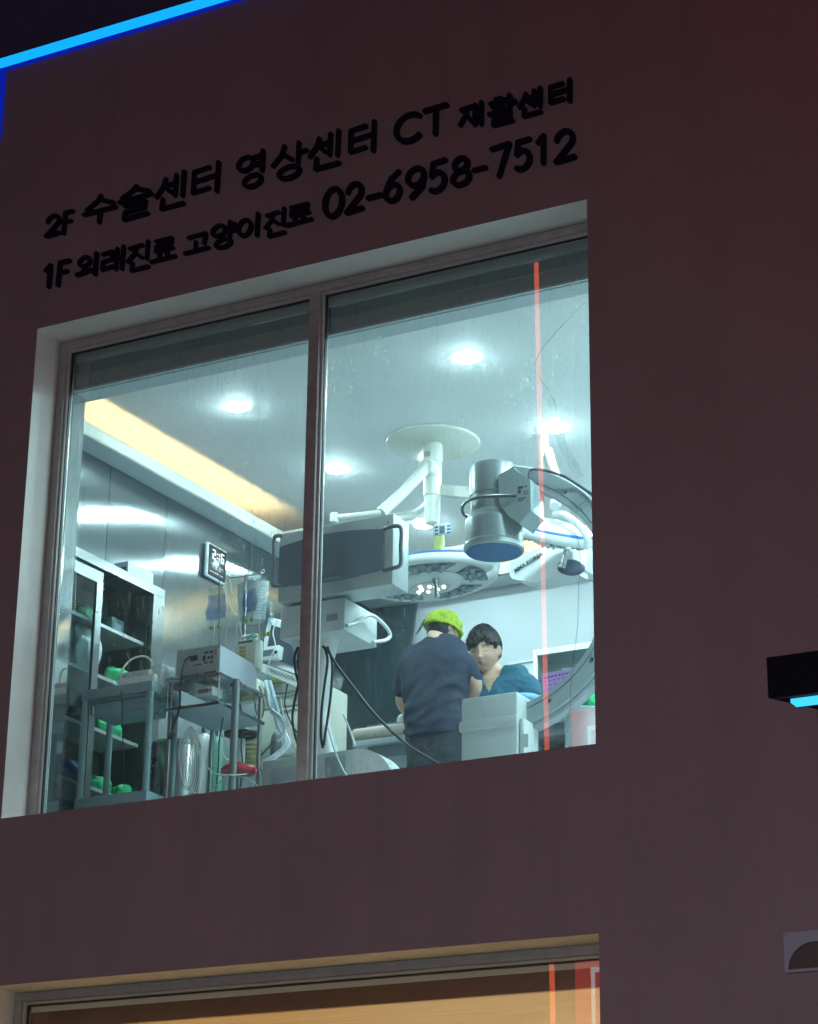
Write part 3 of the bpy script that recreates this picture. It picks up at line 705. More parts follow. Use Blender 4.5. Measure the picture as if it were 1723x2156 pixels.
on_shelf(0, 178, 0.18, 0.05, 0.08, 0.07, mat('green_dull', (0.03, 0.22, 0.12), 0.6, noise=.2), 'cloth_bundle', 'dull green bundle behind the sliding glass door, on the top shelf', 'bundle', 4, 'green wrapped bundles in the steel cabinet')
on_shelf(1, 172, 0.20, 0.07, 0.12, 0.17, mat('film_white', (0.62, 0.68, 0.70), 0.3), 'plastic_bag', 'large white plastic bag behind the sliding glass door', 'plastic bag', 5)
on_shelf(0, 268, 0.2, 0.03, 0.07, 0.012, mat('paper_white', (0.6, 0.64, 0.64), 0.5), 'paper_pouch', 'flat white pouch lying on the top shelf of the cabinet', 'pouch', 7)
on_shelf(2, 160, 0.17, 0.06, 0.09, 0.07, black_rubber, 'rubber_bag', 'black rubber bag low behind the sliding glass door', 'rubber bag', 8)
on_shelf(3, 150, 0.2, 0.06, 0.07, 0.08, mat('blue_bin', (0.015, 0.06, 0.33), 0.4), 'plastic_bag', 'blue plastic bag on the lowest shelf behind the glass door', 'plastic bag', 9, None)
# box on top of the cabinet
yb0 = PX(269, 1195, xf(1.1, .27)).y; yb1 = PX(322, 1215, xf(1.3, .27)).y
t = thing('carton', 'white carton with an open end lying on top of the steel cabinet', 'box', (xf(yb0, .16), yb0, ztop))
b = MB(); cbox(b, yb0, yb1, 0.05, 0.27, ztop + 0.001, ztop + 0.10); b.build('carton_body', mat('lilac_card', (0.52, 0.54, 0.68), 0.6), t, smooth=False)
b = MB(); cbox(b, yb0 - 0.004, yb0 - 0.001, 0.06, 0.262, ztop + 0.012, ztop + 0.07); b.build('open_end', mat('card_dark', (0.10, 0.11, 0.13), 0.7), t, smooth=False)

# ------------------------------------------------------------------ wall clock
def digits(b, s, x, z, h, w_, pen, f):
    seg = {'0': 'abcdef', '1': 'bc', '2': 'abged', '3': 'abgcd', '4': 'fgbc', '5': 'afgcd', '6': 'afgedc', '7': 'abc', '8': 'abcdefg', '9': 'abcdfg'}
    for ch in s:
        if ch == ':':
            for k in (0.3, 0.7): b.prism([f(x, z + h * k - pen / 2), f(x + pen, z + h * k - pen / 2), f(x + pen, z + h * k + pen / 2), f(x, z + h * k + pen / 2)], (0.001, 0, 0))
            x += pen * 2.2; continue
        if ch == '.':
            b.prism([f(x, z), f(x + pen, z), f(x + pen, z + pen), f(x, z + pen)], (0.001, 0, 0)); x += pen * 2; continue
        if ch == ' ': x += w_ * .8; continue
        g = pen * 0.12
        rects = {'a': (0, h - pen, w_, h), 'd': (0, 0, w_, pen), 'g': (0, h / 2 - pen / 2, w_, h / 2 + pen / 2),
                 'f': (0, h / 2 + pen / 2 + g, pen, h - pen - g), 'e': (0, pen + g, pen, h / 2 - pen / 2 - g), 'b': (w_ - pen, h / 2 + pen / 2 + g, w_, h - pen - g), 'c': (w_ - pen, pen + g, w_, h / 2 - pen / 2 - g)}
        for k in seg[ch]:
            r = rects[k]; b.prism([f(x + r[0], z + r[1]), f(x + r[2], z + r[1]), f(x + r[2], z + r[3]), f(x + r[0], z + r[3])], (0.001, 0, 0))
        x += w_ + pen * 1.1
ya = PX(431, 1175, -.345).y; yb = PX(472, 1190, -.345).y
zt = PX(431, 1139, -.345).z; zb = PX(429, 1212, -.345).z
xa = wx(ya) + 0.002
t = thing('wall_clock', 'square digital clock on the steel wall showing 2:16', 'clock', (xa, (ya + yb) / 2, zb))
b = MB(); b.box((xa + 0.008, ya, zb), (xa + 0.034, yb, zt), 0.012); b.build('case', mat('clock_case', (0.55, 0.62, 0.66), 0.3), t)
b = MB(); b.box((xa + 0.0335, ya + 0.012, zb + 0.012), (xa + 0.036, yb - 0.012, zt - 0.012), 0.001); b.build('display', mat('clock_face', (0.012, 0.014, 0.02), 0.25), t)
hh = zt - zb; ww = yb - ya
fclk = lambda u, z: Vector((xa + 0.0365, ya + u, zb + z))
lit = emat('led_white', (0.9, 1.0, 1.0), 2.2); dim = emat('led_dim', (0.8, 0.95, 0.95), 1.1)
for ch, u, v, h_, w_, pn, m_ in (('2', .24, .56, .28, .15, .037, lit), (':', .455, .56, .28, .15, .034, lit), ('1', .45, .56, .28, .15, .037, lit), ('6', .67, .56, .28, .15, .037, lit),
        ('7', .20, .30, .13, .085, .022, dim), ('.', .31, .30, .13, .085, .022, dim), ('2', .42, .30, .13, .085, .022, dim), ('2', .60, .30, .11, .075, .02, dim), ('7', .715, .30, .11, .075, .02, dim)):
    b = MB(); digits(b, ch, ww * u, hh * v, hh * h_, ww * w_, hh * pn, fclk); b.build('digit', m_, t, smooth=False)
for i in range(6):
    b = MB(); b.prism([fclk(ww * (.14 + .115 * i), hh * .17), fclk(ww * (.22 + .115 * i), hh * .17), fclk(ww * (.22 + .115 * i), hh * (.195 if i != 3 else .21)), fclk(ww * (.14 + .115 * i), hh * (.195 if i != 3 else .21))], (0.001, 0, 0)); b.build('dash', dim, t, smooth=False)

# ------------------------------------------------------------------ grey plastic utility cart
Y = 0.60
x0, x1, z0, z1 = pbox(171, 321, 1431, 1453, Y, 0.13)
yr = PX(381, 1462, x1).y
t = thing('utility_cart', 'grey green plastic utility cart holding a white suction unit', 'cart', ((x0 + x1) / 2, (Y + yr) / 2, FLOOR))
def tray(zlo, zhi, name, ribs=True):
    b = MB(); e = 0.022
    b.box((x0, Y, zlo), (x1, Y + e, zhi), 0.008); b.box((x0, yr - e, zlo), (x1, yr, zhi), 0.008)
    b.box((x0, Y + e - .004, zlo), (x0 + e, yr - e + .004, zhi - .001), 0.006); b.box((x1 - e, Y + e - .004, zlo), (x1, yr - e + .004, zhi - .001), 0.006)
    b.box((x0 + e - .004, Y + e - .004, zlo + 0.008), (x1 - e + .004, yr - e + .004, zlo + 0.02))
    if ribs:
        n = 7
        for i in range(n):
            yy = Y + 0.05 + (yr - Y - 0.1) * i / (n - 1); b.box((x0 + 0.04, yy - 0.007, zlo - 0.012), (x1 - 0.04, yy + 0.007, zlo + 0.0085), 0.003)
    return b.build(name, teal_plastic, t)
tray(z0, z1, 'top_tray')
zl = P(311, 1662, Y).z; tray(zl - 0.09, zl, 'lower_tray', False)
for (xx, yy) in ((x0 + .02, Y + .02), (x1 - .02, Y + .02), (x0 + .02, yr - .02), (x1 - .02, yr - .02)):
    b = MB(); b.cyl((xx, yy, zl - .002), (xx, yy, z0 + .004), 0.0185, 0.0185, 18); b.cyl((xx, yy, FLOOR + .06), (xx, yy, zl - 0.088), 0.0185, .0185, 14); b.build('leg', teal_plastic, t)
zz = z0 - 0.02
b = MB(); b.box((x0 + .075, Y + .03, z0 - 0.095), (x1 - .05, yr - .06, z0 - 0.085), 0.003); b.box((x0 + .075, Y + .03, z0 - 0.085), (x0 + .083, yr - .06, z0 - 0.014)); b.box((x1 - .058, Y + .03, z0 - 0.085), (x1 - .05, yr - .06, z0 - 0.014)); b.box((x0 + .084, Y + .03, z0 - 0.085), (x1 - .059, Y + .037, z0 - 0.022)); b.build('drawer', mat('drawer_teal', (0.17, 0.28, 0.30), 0.5), t)
# suction unit on the cart
sx0, sx1, sz0, sz1 = pbox(249, 330, 1412, 1432, Y + .06, 0.13)
sz0 = z1 + 0.001 - 0.02 + .021
t = thing('suction_unit', 'white suction unit with an arched tube on the plastic cart', 'suction unit', ((sx0 + sx1) / 2, Y + .12, z1))
b = MB(); b.box((sx0, Y + .05, z1 - 0.012), (sx1 - 0.005, Y + .22, z1 + 0.055), 0.01); b.build('body', white_plastic, t)
b = MB(); b.box((sx0 + .02, Y + .055, z1 + 0.05), (sx1 - .045, Y + .2, z1 + 0.085), 0.008); b.build('lid', mat('lid_grey', (0.5, 0.54, 0.54), .4), t)
b = MB(); b.box((sx1 - .045, Y + .08, z1 - 0.01), (sx1 + .02, Y + .2, z1 + 0.115), 0.008); b.build('side_block', white_plastic, t)
q = [P(253, 1432, Y + .05), P(259, 1408, Y + .06), P(278, 1388, Y + .1), P(303, 1382, Y + .13), P(318, 1392, Y + .15), P(322, 1412, Y + .16)]
b = MB(); b.tube(q, 0.0055, 10); b.build('tube', mat('tube_cream', (0.55, 0.56, 0.44), 0.3), t)
b = MB(); b.tube([P(256, 1455, Y - .004), P(257, 1500, Y - .006), P(259, 1560, Y - .006), P(261, 1600, Y - .01), P(262, 1655, Y - .006)], 0.0028, 6); b.build('power_cord', black_rubber, t)

# ------------------------------------------------------------------ steel trolley with an electrosurgery unit
Y = 0.70
x0, x1, z0, z1 = pbox(352, 462, 1418, 1424, Y, 0.13)
yr = PX(557, 1466, x1).y
t = thing('instrument_trolley', 'steel trolley with two shelves under a grey electrosurgery unit', 'trolley', ((x0 + x1) / 2, (Y + yr) / 2, FLOOR))
z2 = P(462, 1476, Y).z
b = MB(); b.box((x0, Y, z0), (x1, yr, z1), 0.004); b.tube([(x0, Y, z1 + .012), (x1 - .01, Y, z1 + .012)], .009, 10, sm=False); b.tube([(x1 - .0, Y + .01, z1 + .003), (x1, yr, z1 + .003)], .008, 10, sm=False); b.build('top_shelf', steel, t)
b = MB(); b.box((x0, Y + .01, z2 - .012), (x1, yr, z2), 0.003); b.build('lower_shelf', mat('shelf_blue', (0.33, 0.42, 0.50), 0.35, 0.3), t)
b = MB(); b.box((x0, Y + .004, z2 - .014), (x1 + .002, Y + .0095, z2 + .002)); b.box((x1 + .0005, Y + .01, z2 - .014), (x1 + .006, yr, z2 + .002)); b.build('shelf_edge', steel_dark, t, smooth=False)
for (xx, yy) in ((x0 + .012, Y + .025), (x0 + .012, yr - .02), (x1 - .012, yr - .02)):
    b = MB(); b.cyl((xx, yy, FLOOR), (xx, yy, z0 - .0005), 0.011, .011, 14); b.build('leg', steel, t)
b = MB(); b.tube([(x0 + .004, Y + .004, z2), (x0 + .004, Y + .004, z0)], .004, 8, sm=False); b.build('strut', steel, t)
b = MB(); b.tube([(x1 - .002, Y + .004, z2), (x1 - .002, Y + .004, z0)], .003, 8, sm=False); b.build('strut', steel, t)
pp = P(497, 1434, Y + .12); pb = Vector((x1 + .032, Y + .12, 0))
b = MB(); b.cyl((pb.x, pb.y, FLOOR), (pb.x, pb.y, pp.z), 0.021, .021, 22); b.cyl((pb.x, pb.y, pp.z + .0005), (pb.x, pb.y, pp.z + .008), 0.023, .021, 22); b.build('push_post', mat('post_grey', (0.20, 0.235, 0.25), 0.35, 0.4), t)
b = MB(); b.box((x1 + .007, pb.y - .018, z0 - .03), (pb.x, pb.y + .018, z0 - .01), .003); b.build('post_clamp', black_rubber, t)
# electrosurgery unit
dx0, dx1, dz0, dz1 = pbox(374, 465, 1358, 1422, Y + .02, 0.19)
dz0 = z1 + .001; dyr = PX(541, 1420, dx1).y
t = thing('electrosurgery_unit', 'grey electrosurgery unit seen from its socket panel on the steel trolley', 'medical device', ((dx0 + dx1) / 2, (Y + dyr) / 2, dz0))
b = MB(); b.prism([(dx1, Y + .022, dz0 + .004), (dx1, Y + .022, dz1), (dx1, dyr - .05, dz1 - .012), (dx1, dyr, dz1 - .05), (dx1, dyr, dz0 + .004)], (dx0 - dx1, 0, 0)); b.build('housing', mat('unit_blue', (0.50, 0.56, 0.62), 0.35), t, smooth=False)
b = MB(); b.box((dx0, Y + .012, dz0 + .004), (dx1 + .002, Y + .0215, dz1 + .003), .003); b.build('socket_panel', mat('panel_grey', (0.34, 0.38, 0.39), 0.45), t)
hw, hz = dx1 - dx0, dz1 - dz0
b = MB()
for (a, c, e, f_) in ((.33, .58, .5, .76), (.66, .76, .74, .84), (.78, .76, .86, .84), (.62, .52, .68, .7), (.73, .56, .78, .66), (.81, .56, .86, .66), (.66, .42, .74, .48), (.78, .42, .86, .48), (.4, .4, .6, .44)):
    b.box((dx0 + hw * a, Y + .009, dz0 + hz * c), (dx0 + hw * e, Y + .0125, dz0 + hz * f_), .001)
b.build('socket', black_rubber, t)
b = MB(); b.box((dx1 - .03, Y + .001, dz1 - .055), (dx1 - .006, Y + .0115, dz1 - .012), .003); b.build('pole_clamp', steel, t)
b = MB(); b.box((dx0 + .005, Y + .0, dz0 + .02), (dx0 + .06, Y + .011, dz0 + hz * .6), .01); b.build('cable_boot', mat('boot', (0.36, 0.39, 0.39), .5), t)
b = MB(); b.tube([P(402, 1383, Y + .005), P(392, 1388, Y - .01), P(384, 1410, Y - .015), P(380, 1450, Y - .015), P(378, 1490, Y - .015), P(367, 1525, Y - .01), P(358, 1550, Y - .01), P(360, 1555, Y - .01), P(368, 1545, Y)], 0.0055, 8); b.build('power_cord', black_rubber, t)
b = MB(); b.tube([P(461, 1366, Y + .0), P(461.5, 1300, Y + .0), P(462, 1206, Y + .0)], 0.0026, 8, sm=False); b.build('thin_rod', black_rubber, t)
# hoses coiled on the trolley
b = MB()
for k in range(5):
    u = 396 + 5 * k; b.tube([P(400, 1530, Y + .03), P(u - 18 + 3 * k, 1570, Y + .03), P(u - 14, 1630 + 6 * k, Y + .02), P(u, 1668, Y + .03), P(u + 12 - k, 1625, Y + .04), P(u + 8, 1570, Y + .04), P(404, 1530, Y + .035)], .0028, 6)
tag(b.build('tube_coil', mat('clear_tube', (0.62, 0.68, 0.66), 0.25)), 'loops of thin clear tubing hung under the steel trolley', 'tubing')
b = MB(); b.tube([P(415, 1535, Y + .06), P(415, 1570, Y + .06), P(425, 1600, Y + .06), P(450, 1627, Y + .06), P(485, 1632, Y + .05), P(520, 1630, Y + .1)], .0035, 8); tag(b.build('suction_hose', mat('hose_cream', (0.60, 0.64, 0.58), 0.3)), 'pale hose sagging from the trolley to the red lidded canister', 'hose')
b = MB(); b.tube([P(437, 1700, .9), P(450, 1660, .9), P(480, 1637, .9), P(520, 1640, .92), P(575, 1680, .95)], .0035, 8); tag(b.build('suction_hose', mat('hose_grey', (0.30, 0.33, 0.33), 0.3)), 'grey hose looping low in front of the red lidded canister', 'hose')

# ------------------------------------------------------------------ suction canister with red lid
Y = 1.0
cc = P(503, 1620, Y); rr = (P(535, 1620, Y).x - P(471, 1620, Y).x) / 2
t = thing('suction_canister', 'clear suction canister with a red lid behind the trolley post', 'canister', (cc.x, Y, FLOOR))
b = MB(); b.lathe([(rr * .75, FLOOR + .35), (rr * .93, cc.z - .025), (rr * .93, cc.z - .022), (0.001, cc.z - .022)], (cc.x, Y, 0)); b.build('jar', clear_plastic, t)
b = MB(); b.cyl((cc.x, Y, FLOOR), (cc.x, Y, FLOOR + .348), rr * .5); b.build('stand', steel_dark, t)
red = mat('lid_red', (0.50, 0.03, 0.06), 0.35)
b = MB(); b.lathe([(rr, cc.z - .02), (rr * 1.02, cc.z - .004), (rr * .9, cc.z + .012), (rr * .5, cc.z + .022), (0.001, cc.z + .024)], (cc.x, Y, 0)); b.lathe([(.02, cc.z + .02), (.02, cc.z + .035), (.001, cc.z + .035)], (cc.x, Y, 0)); b.box((cc.x + rr * .95, Y - .012, cc.z - .03), (cc.x + rr * 1.15, Y + .012, cc.z - .006), .003); b.build('lid', red, t)

# ------------------------------------------------------------------ drip stand with bags and pumps
Y = 1.35
base = P(503, 1600, Y)
t = thing('drip_stand', 'steel drip stand with hooks behind the trolley', 'drip stand', (base.x, Y, FLOOR))
zt = P(533, 1140, Y).z
b = MB(); b.cyl((base.x, Y, FLOOR), (base.x, Y, P(503, 1250, Y).z), .012); b.cyl((base.x - .0, Y, P(503, 1250, Y).z), (base.x, Y, P(503, 1215, Y).z), .008); b.build('pole', steel, t)
zh = P(503, 1216, Y).z
xa_, xb_ = P(480, 1208, Y).x, P(552, 1228, Y).x
b = MB(); b.tube([(xa_, Y, zh + .01), (base.x, Y, zh), (xb_, Y, zh + .002)], .004, 8, sm=False)
for xx in (xa_, xb_): b.tube([(xx + .013 * math.cos(a), Y, zh + .01 + .013 * math.sin(a)) for a in [2 * math.pi * k / 12 for k in range(13)]], .0028, 6, sm=False)
b.build('hook_bar', steel, t)
b = MB()
for k in range(5): b.tube([(base.x, Y, FLOOR + .09), (base.x + .28 * math.cos(k * 1.2566), Y + .28 * math.sin(k * 1.2566), FLOOR + .05)], .014, 8, sm=False)
b.build('foot', steel, t)
b = MB(); b.tube([P(530, 1140, Y + .1), P(530, 1197, Y + .1)], .002, 6, sm=False); tag(b.build('ceiling_wire', black_rubber), 'thin dark wire hanging above the drip bags', 'wire')
wheel = P(508, 1546, Y)
b = MB(); b.tube([(wheel.x + .088 * math.cos(2 * math.pi * k / 24), Y + .088 * math.sin(2 * math.pi * k / 24), wheel.z) for k in range(25)], .011, 10, sm=False)
for k in range(4): b.tube([(wheel.x, Y, wheel.z), (wheel.x + .085 * math.cos(k * 1.57 + .4), Y + .085 * math.sin(k * 1.57 + .4), wheel.z)], .009, 8, sm=False)
b.cyl((wheel.x, Y, wheel.z - .03), (wheel.x, Y, wheel.z + .012), .024); b.build('hand_wheel', black_rubber, t)
b = MB(); b.cyl((wheel.x, Y, wheel.z - .2), (wheel.x, Y, wheel.z - .03), .026, .026, 20); b.build('sleeve', mat('sleeve_grey', (.45, .5, .5), .3), t)
def drip_bag(u0, u1, v0, v1, y, fill, fm, label, seed):
    a = P((u0 + u1) / 2, v0, y); c = P((u0 + u1) / 2, v1, y); hw = (P(u1, v1, y).x - P(u0, v1, y).x) / 2
    t = thing('drip_bag', label, 'drip bag', a, 'drip bags on the stand')
    def body(za, zb, k0, k1, inset, name, m):
        b = MB(); n = 20; rings = []
        for i in range(n + 1):
            f = i / n; z = za + (zb - za) * f
            wd = hw * (k0 + (k1 - k0) * f) * (1 + .04 * math.sin(seed + f * 9)) - inset
            th = (.004 + .026 * math.sin(math.pi * min(1, .08 + .92 * f)) ** .6) - inset * .5
            if i in (0, n): th *= .3
            rings.append([Vector((a.x + wd * math.copysign(abs(math.cos(q)) ** .6, math.cos(q)), y + th * math.sin(q) + .006 * math.sin(f * 7 + seed + 2 * math.cos(q)), z)) for q in [2 * math.pi * k / 20 for k in range(20)]])
        b.ring_loft(rings); return b.build(name, m, t)
    body(a.z, c.z, .72, 1.0, 0, 'film', clear_plastic)
    zf = c.z + (a.z - c.z) * fill
    body(zf, c.z + .008, .85, .96, .004, 'fluid', fm)
    b = MB()
    for s_ in (-.4, .35):
        b.cyl((a.x + hw * s_, y, c.z - .04), (a.x + hw * s_, y, c.z + .003), .006, .008, 10)
    b.build('port', clear_plastic, t)
    b = MB()
    for s_ in (-.4, .35): b.box((a.x + hw * s_ - .009, y - .009, c.z - .055), (a.x + hw * s_ + .009, y + .009, c.z - .032), .003)
    b.build('port_cap', mat('cap_olive', (.22, .30, .05), .4), t)
    return t
fluid_blue = glass_mat('fluid_blue', (0.52, 0.62, 0.86), 0, 2.5)
fluid_clear = glass_mat('fluid_clear', (0.78, 0.86, 0.90), 0, 3)
drip_bag(436, 479, 1234, 1305, Y - .1, .75, fluid_blue, 'plump drip bag with blue tinted fluid below the clock', 1)
drip_bag(512, 545, 1205, 1290, Y - .06, .6, glass_mat('fluid_pale', (0.70, 0.76, 0.92), 0, 3), 'crumpled clear drip bag with blue print in front of the white basket', 2.2)
drip_bag(552, 577, 1255, 1345 - 25, Y + .0, .8, fluid_clear, 'narrow clear drip bag hanging right of the white basket', 3.1)
b = MB()
for (p0, p1, p2, p3) in (((480, 1215), (472, 1240), (478, 1300), (470, 1365)), ((482, 1215), (488, 1250), (478, 1310), (474, 1370)), ((478, 1212), (476, 1245), (492, 1290), (500, 1295))):
    b.tube([P(*p0, Y), P(*p1, Y - .01), P(*p2, Y - .02), P(*p3, Y - .02)], .003, 6)
b.tube([P(512, 1290, Y - .03), P(500, 1315, Y - .03), P(498, 1340, Y - .03)], .0028, 6); b.tube([P(543, 1300, Y - .03), P(547, 1330, Y - .02), P(545, 1380, Y)], .0028, 6); b.tube([P(453, 1312, Y - .1), P(450, 1345, Y - .1), P(446, 1370, Y - .1)], .0028, 6)
tag(b.build('drip_lines', MATS['clear_tube']), 'thin clear drip lines hanging from the bags and hook', 'tubing')
# pleated white warmer basket
a0 = P(497, 1232, Y + .05); a1 = P(560, 1238, Y + .05); zb_ = P(535, 1305, Y + .05).z
b = MB(); n = 13; rings = []
mid = (a0 + a1) / 2; hw = (a1.x - a0.x) / 2
for i in range(n * 4 + 1):
    f = i / (n * 4); z = a0.z + (zb_ - a0.z) * f
    k = 1 - .16 * f + .022 * math.cos(i * math.pi / 2 * 1.0)
    rings.append([Vector((mid.x + hw * k * math.cos(q), Y + .075 + .055 * k * math.sin(q), z)) for q in [2 * math.pi * j / 28 for j in range(28)]])
b.ring_loft(rings); tag(b.build('fluid_warmer', mat('pleat_white', (.62, .68, .70), .25)), 'white pleated fluid warmer hanging on the drip stand', 'fluid warmer')
# infusion pump
px0, px1, pz0, pz1 = pbox(498, 541, 1342, 1405, Y - .04, 0.17)
t = thing('infusion_pump', 'ivory infusion pump with yellow keys clamped to the drip stand', 'infusion pump', ((px0 + px1) / 2, Y, pz0))
b = MB(); b.box((px0, Y - .05, pz0), (px1, Y + .04, pz1), .012); b.build('body', ivory, t)
b = MB(); b.tube([(px0 + .012, Y - .01, pz1 - .005), (px0 + .016, Y - .01, pz1 + .028), (px1 - .016, Y - .01, pz1 + .028), (px1 - .012, Y - .01, pz1 - .005)], .008, 10, sm=False); b.build('handle', ivory, t)
b = MB()
for k in range(5): b.box((px0 + .03, Y - .0535, pz0 + .02 + .024 * k), (px0 + .072, Y - .0497, pz0 + .039 + .024 * k), .001)
b.build('keypad', mat('key_yellow', (.45, .42, .16), .5), t)
b = MB(); b.box((px0 + .02, Y - .053, pz1 - .028), (px1 - .02, Y - .0497, pz1 - .014), .001); b.build('display', slate, t)
b = MB(); q0 = P(527, 1340, Y - .07); b.box((q0.x - .025, Y - .075, q0.z - .006), (q0.x + .025, Y - .06, q0.z + .006), .003, rot=Matrix.Rotation(R(-32), 3, 'Y')); tag(b.build('tube_clamp', mat('clamp_teal', (.10, .50, .48), .4)), 'small turquoise clamp on the drip line above the pump', 'clamp')

# ------------------------------------------------------------------ anaesthesia machine
Y = 1.95
t = thing('anaesthesia_machine', 'ivory anaesthesia machine with a tilted dark screen and drawers', 'anaesthesia machine', (P(600, 1600, Y).x, Y, FLOOR))
def tilted(pts, d, name, m, par): 
    b = MB(); b.prism(pts, d); return b.build(name, m, par, smooth=False)
# monitor: a slab leaning back, drawn by its four front corners
def pq(l, y, dy=0.0):
    vs = [v for _, v in l]; v0, v1 = min(vs), max(vs)
    return [P(u, v, y + dy * (v1 - v) / (v1 - v0)) for u, v in l]
mon = tilted(pq([(566, 1300), (660, 1330), (660, 1432), (548, 1392)], Y, .06), (0.02, .09, .01), 'monitor_case', white_plastic, t)
tilted([p + Vector((0, -.004, 0)) for p in pq([(572, 1316), (656, 1343), (656, 1415), (560, 1383)], Y, .05)], (0.0, .004, 0), 'screen', mat('screen_dark', (.05, .065, .085), .15), mon)
tilted(pq([(546, 1394), (660, 1436), (660, 1462), (546, 1412)], Y - .03), (0.01, .2, 0), 'keyboard_shelf', white_plastic, t)
b = MB()
for r_ in range(3):
    for c_ in range(9):
        p_ = P(566 + c_ * 6.2 + r_ * 3, 1406 + c_ * 2.3 + r_ * 4.5, Y - .032); b.box(p_ - Vector((.005, .002, .003)), p_ + Vector((.005, .0018, .003)))
b.build('keypad', grey_plastic, t, smooth=False)
bx0, bx1, bz0, bz1 = pbox(545, 662, 1425, 1660, Y + .02, .1)
b = MB(); b.box((bx0, Y + .02, FLOOR + .1), (bx1, Y + .42, bz1), .01); b.build('cabinet', ivory, t)
for (va, vb) in ((1432, 1458), (1462, 1488), (1492, 1590)):
    za_, zb_ = P(600, va, Y + .015).z, P(600, vb, Y + .015).z
    b = MB(); b.box((bx0 + .015, Y + .006, zb_), (bx1 - .01, Y + .0195, za_), .004); dr = b.build('drawer', ivory, t)
    b = MB(); b.box((bx0 + .1, Y + .0, za_ - .022), (bx0 + .28, Y + .0055, za_ - .012), .002); b.build('pull', grey_plastic, dr)
a = P(572, 1424, Y - .002); c = P(589, 1446, Y - .002)
b = MB(); b.box((a.x, Y + .001, c.z), (c.x, Y + .0052, a.z)); tag(b.build('sticky_note', mat('note_yellow', (.62, .62, .18), .6), smooth=False), 'small yellow sticky note on the anaesthesia machine', 'note')
# glass tower, ribbed canister and hoses on its left
cc = P(520, 1600, Y - .3)
b = MB(); 
prof = []
for k in range(9): prof += [(.052, cc.z - .09 + .026 * k), (.057, cc.z - .078 + .026 * k)]
b.lathe(prof, (cc.x + .03, Y - .3, 0), None, 24); tag(b.build('absorber_canister', mat('amber', (.36, .32, .16), .25)), 'ribbed amber absorber canister behind the hand wheel', 'canister')
b = MB()
for k in range(2):
    b.tube([P(560 + 8 * k, 1435, Y - .15), P(572 + 8 * k, 1480, Y - .2), P(588 + 6 * k, 1530, Y - .25), P(604 + 5 * k, 1565, Y - .3), P(580 + 6 * k, 1590, Y - .35), P(548 + 6 * k, 1612, Y - .4), P(535 + 4 * k, 1640, Y - .4)], .013, 10)
tag(b.build('breathing_hose', mat('hose_clear', (.55, .63, .67), .25)), 'pair of pale breathing hoses curving down from the anaesthesia machine', 'hose')
b = MB(); a = P(582, 1545, Y - .3); c = P(608, 1600, Y - .3); b.lathe([(.012, 0), (.03, .02), (.034, .1), (.026, .15), (.012, .17)], (a.x, Y - .3, c.z), None, 20); tag(b.build('breathing_bag', mat('bag_grey', (.14, .16, .17), .4)), 'dark grey rubber breathing bag beside the monitor cart base', 'breathing bag')
b = MB(); q = pq([(562, 1425), (580, 1432), (597, 1525), (580, 1535)], Y - .28); b.prism(q, (0.01, .05, 0)); tag(b.build('ventilator_bellows', glass_mat('film_pale', (.80, .86, .88), 0, 1.5), smooth=False), 'tilted clear plastic housing in front of the anaesthesia machine', 'plastic housing')

# ------------------------------------------------------------------ monitor cart of the X-ray unit, seen from behind
Y = 1.15
t = thing('monitor_cart', 'large grey monitor cart with side handles seen from behind, across the window post', 'monitor cart', (P(670, 1600, Y).x, Y + .1, FLOOR))
hx0, hx1, hz0, hz1 = pbox(590, 829, 1081, 1229, Y, .155)
hyr = PX(844, 1092, hx1).y + .1
b = MB(); b.box((hx0, Y, hz0), (hx1, hyr, hz1), .006); b.build('housing', mat('housing_grey', (.42, .48, .49), .4), t)
b = MB(); rings = []
qx0, qx1, qz0, qz1 = pbox(588, 806, 1103, 1196, Y - .03, .155)
for k in range(15):
    f = k / 14; x = qx0 + (qx1 - qx0) * f; bow = .028 * math.sin(math.pi * f)
    zt_, zb_ = qz1 - .018 * (1 - math.sin(math.pi * f)) , qz0 - .018 * math.sin(math.pi * f)
    rings.append([Vector((x, Y - .004, zb_)), Vector((x, Y - .022 - bow, zb_ + .008)), Vector((x, Y - .026 - bow, (zt_ + zb_) / 2)), Vector((x, Y - .022 - bow, zt_ - .008)), Vector((x, Y - .004, zt_))])
b.ring_loft(rings); b.build('rear_panel', slate, t, angle=60)
for s_, (ua, ub) in (('r', (806, 843)), ('l', (592, 577))):
    xa_, xb_ = P(ua, 1110, Y - .04).x, P(ub, 1110, Y - .04).x
    zA, zB = P(ub, 1106 if s_ == 'r' else 1130, Y - .04).z, P(ub, 1192 if s_ == 'r' else 1232, Y - .04).z
    b = MB(); b.tube([(xa_, Y - .02, zA + .003), (xa_ + (xb_ - xa_) * .6, Y - .035, zA + .004), (xb_, Y - .03, zA - .015), (xb_, Y - .03, (zA + zB) / 2), (xb_, Y - .03, zB + .015), (xa_ + (xb_ - xa_) * .6, Y - .035, zB - .003), (xa_, Y - .02, zB - .002)], .0115, 12); b.build('handle', mat('handle_slate', (.12, .14, .17), .35), t)
nx0, nx1, nz0, nz1 = pbox(592, 727, 1249, 1325, Y + .03, .15)
nyr = PX(795, 1290, nx1).y
b = MB(); b.box((nx0, Y + .03, nz0), (nx1, nyr, hz0 - .02), .005); b.build('neck_box', mat('neck_grey', (.55, .60, .61), .4), t)
b = MB(); b.box((nx0 + .12, Y + .06, hz0 - .0195), (nx1 - .03, Y + .2, hz0 - .0005), .003); b.build('swivel', grey_plastic, t)
def wp(u, v): return PX(u, v, nx1 + .012)
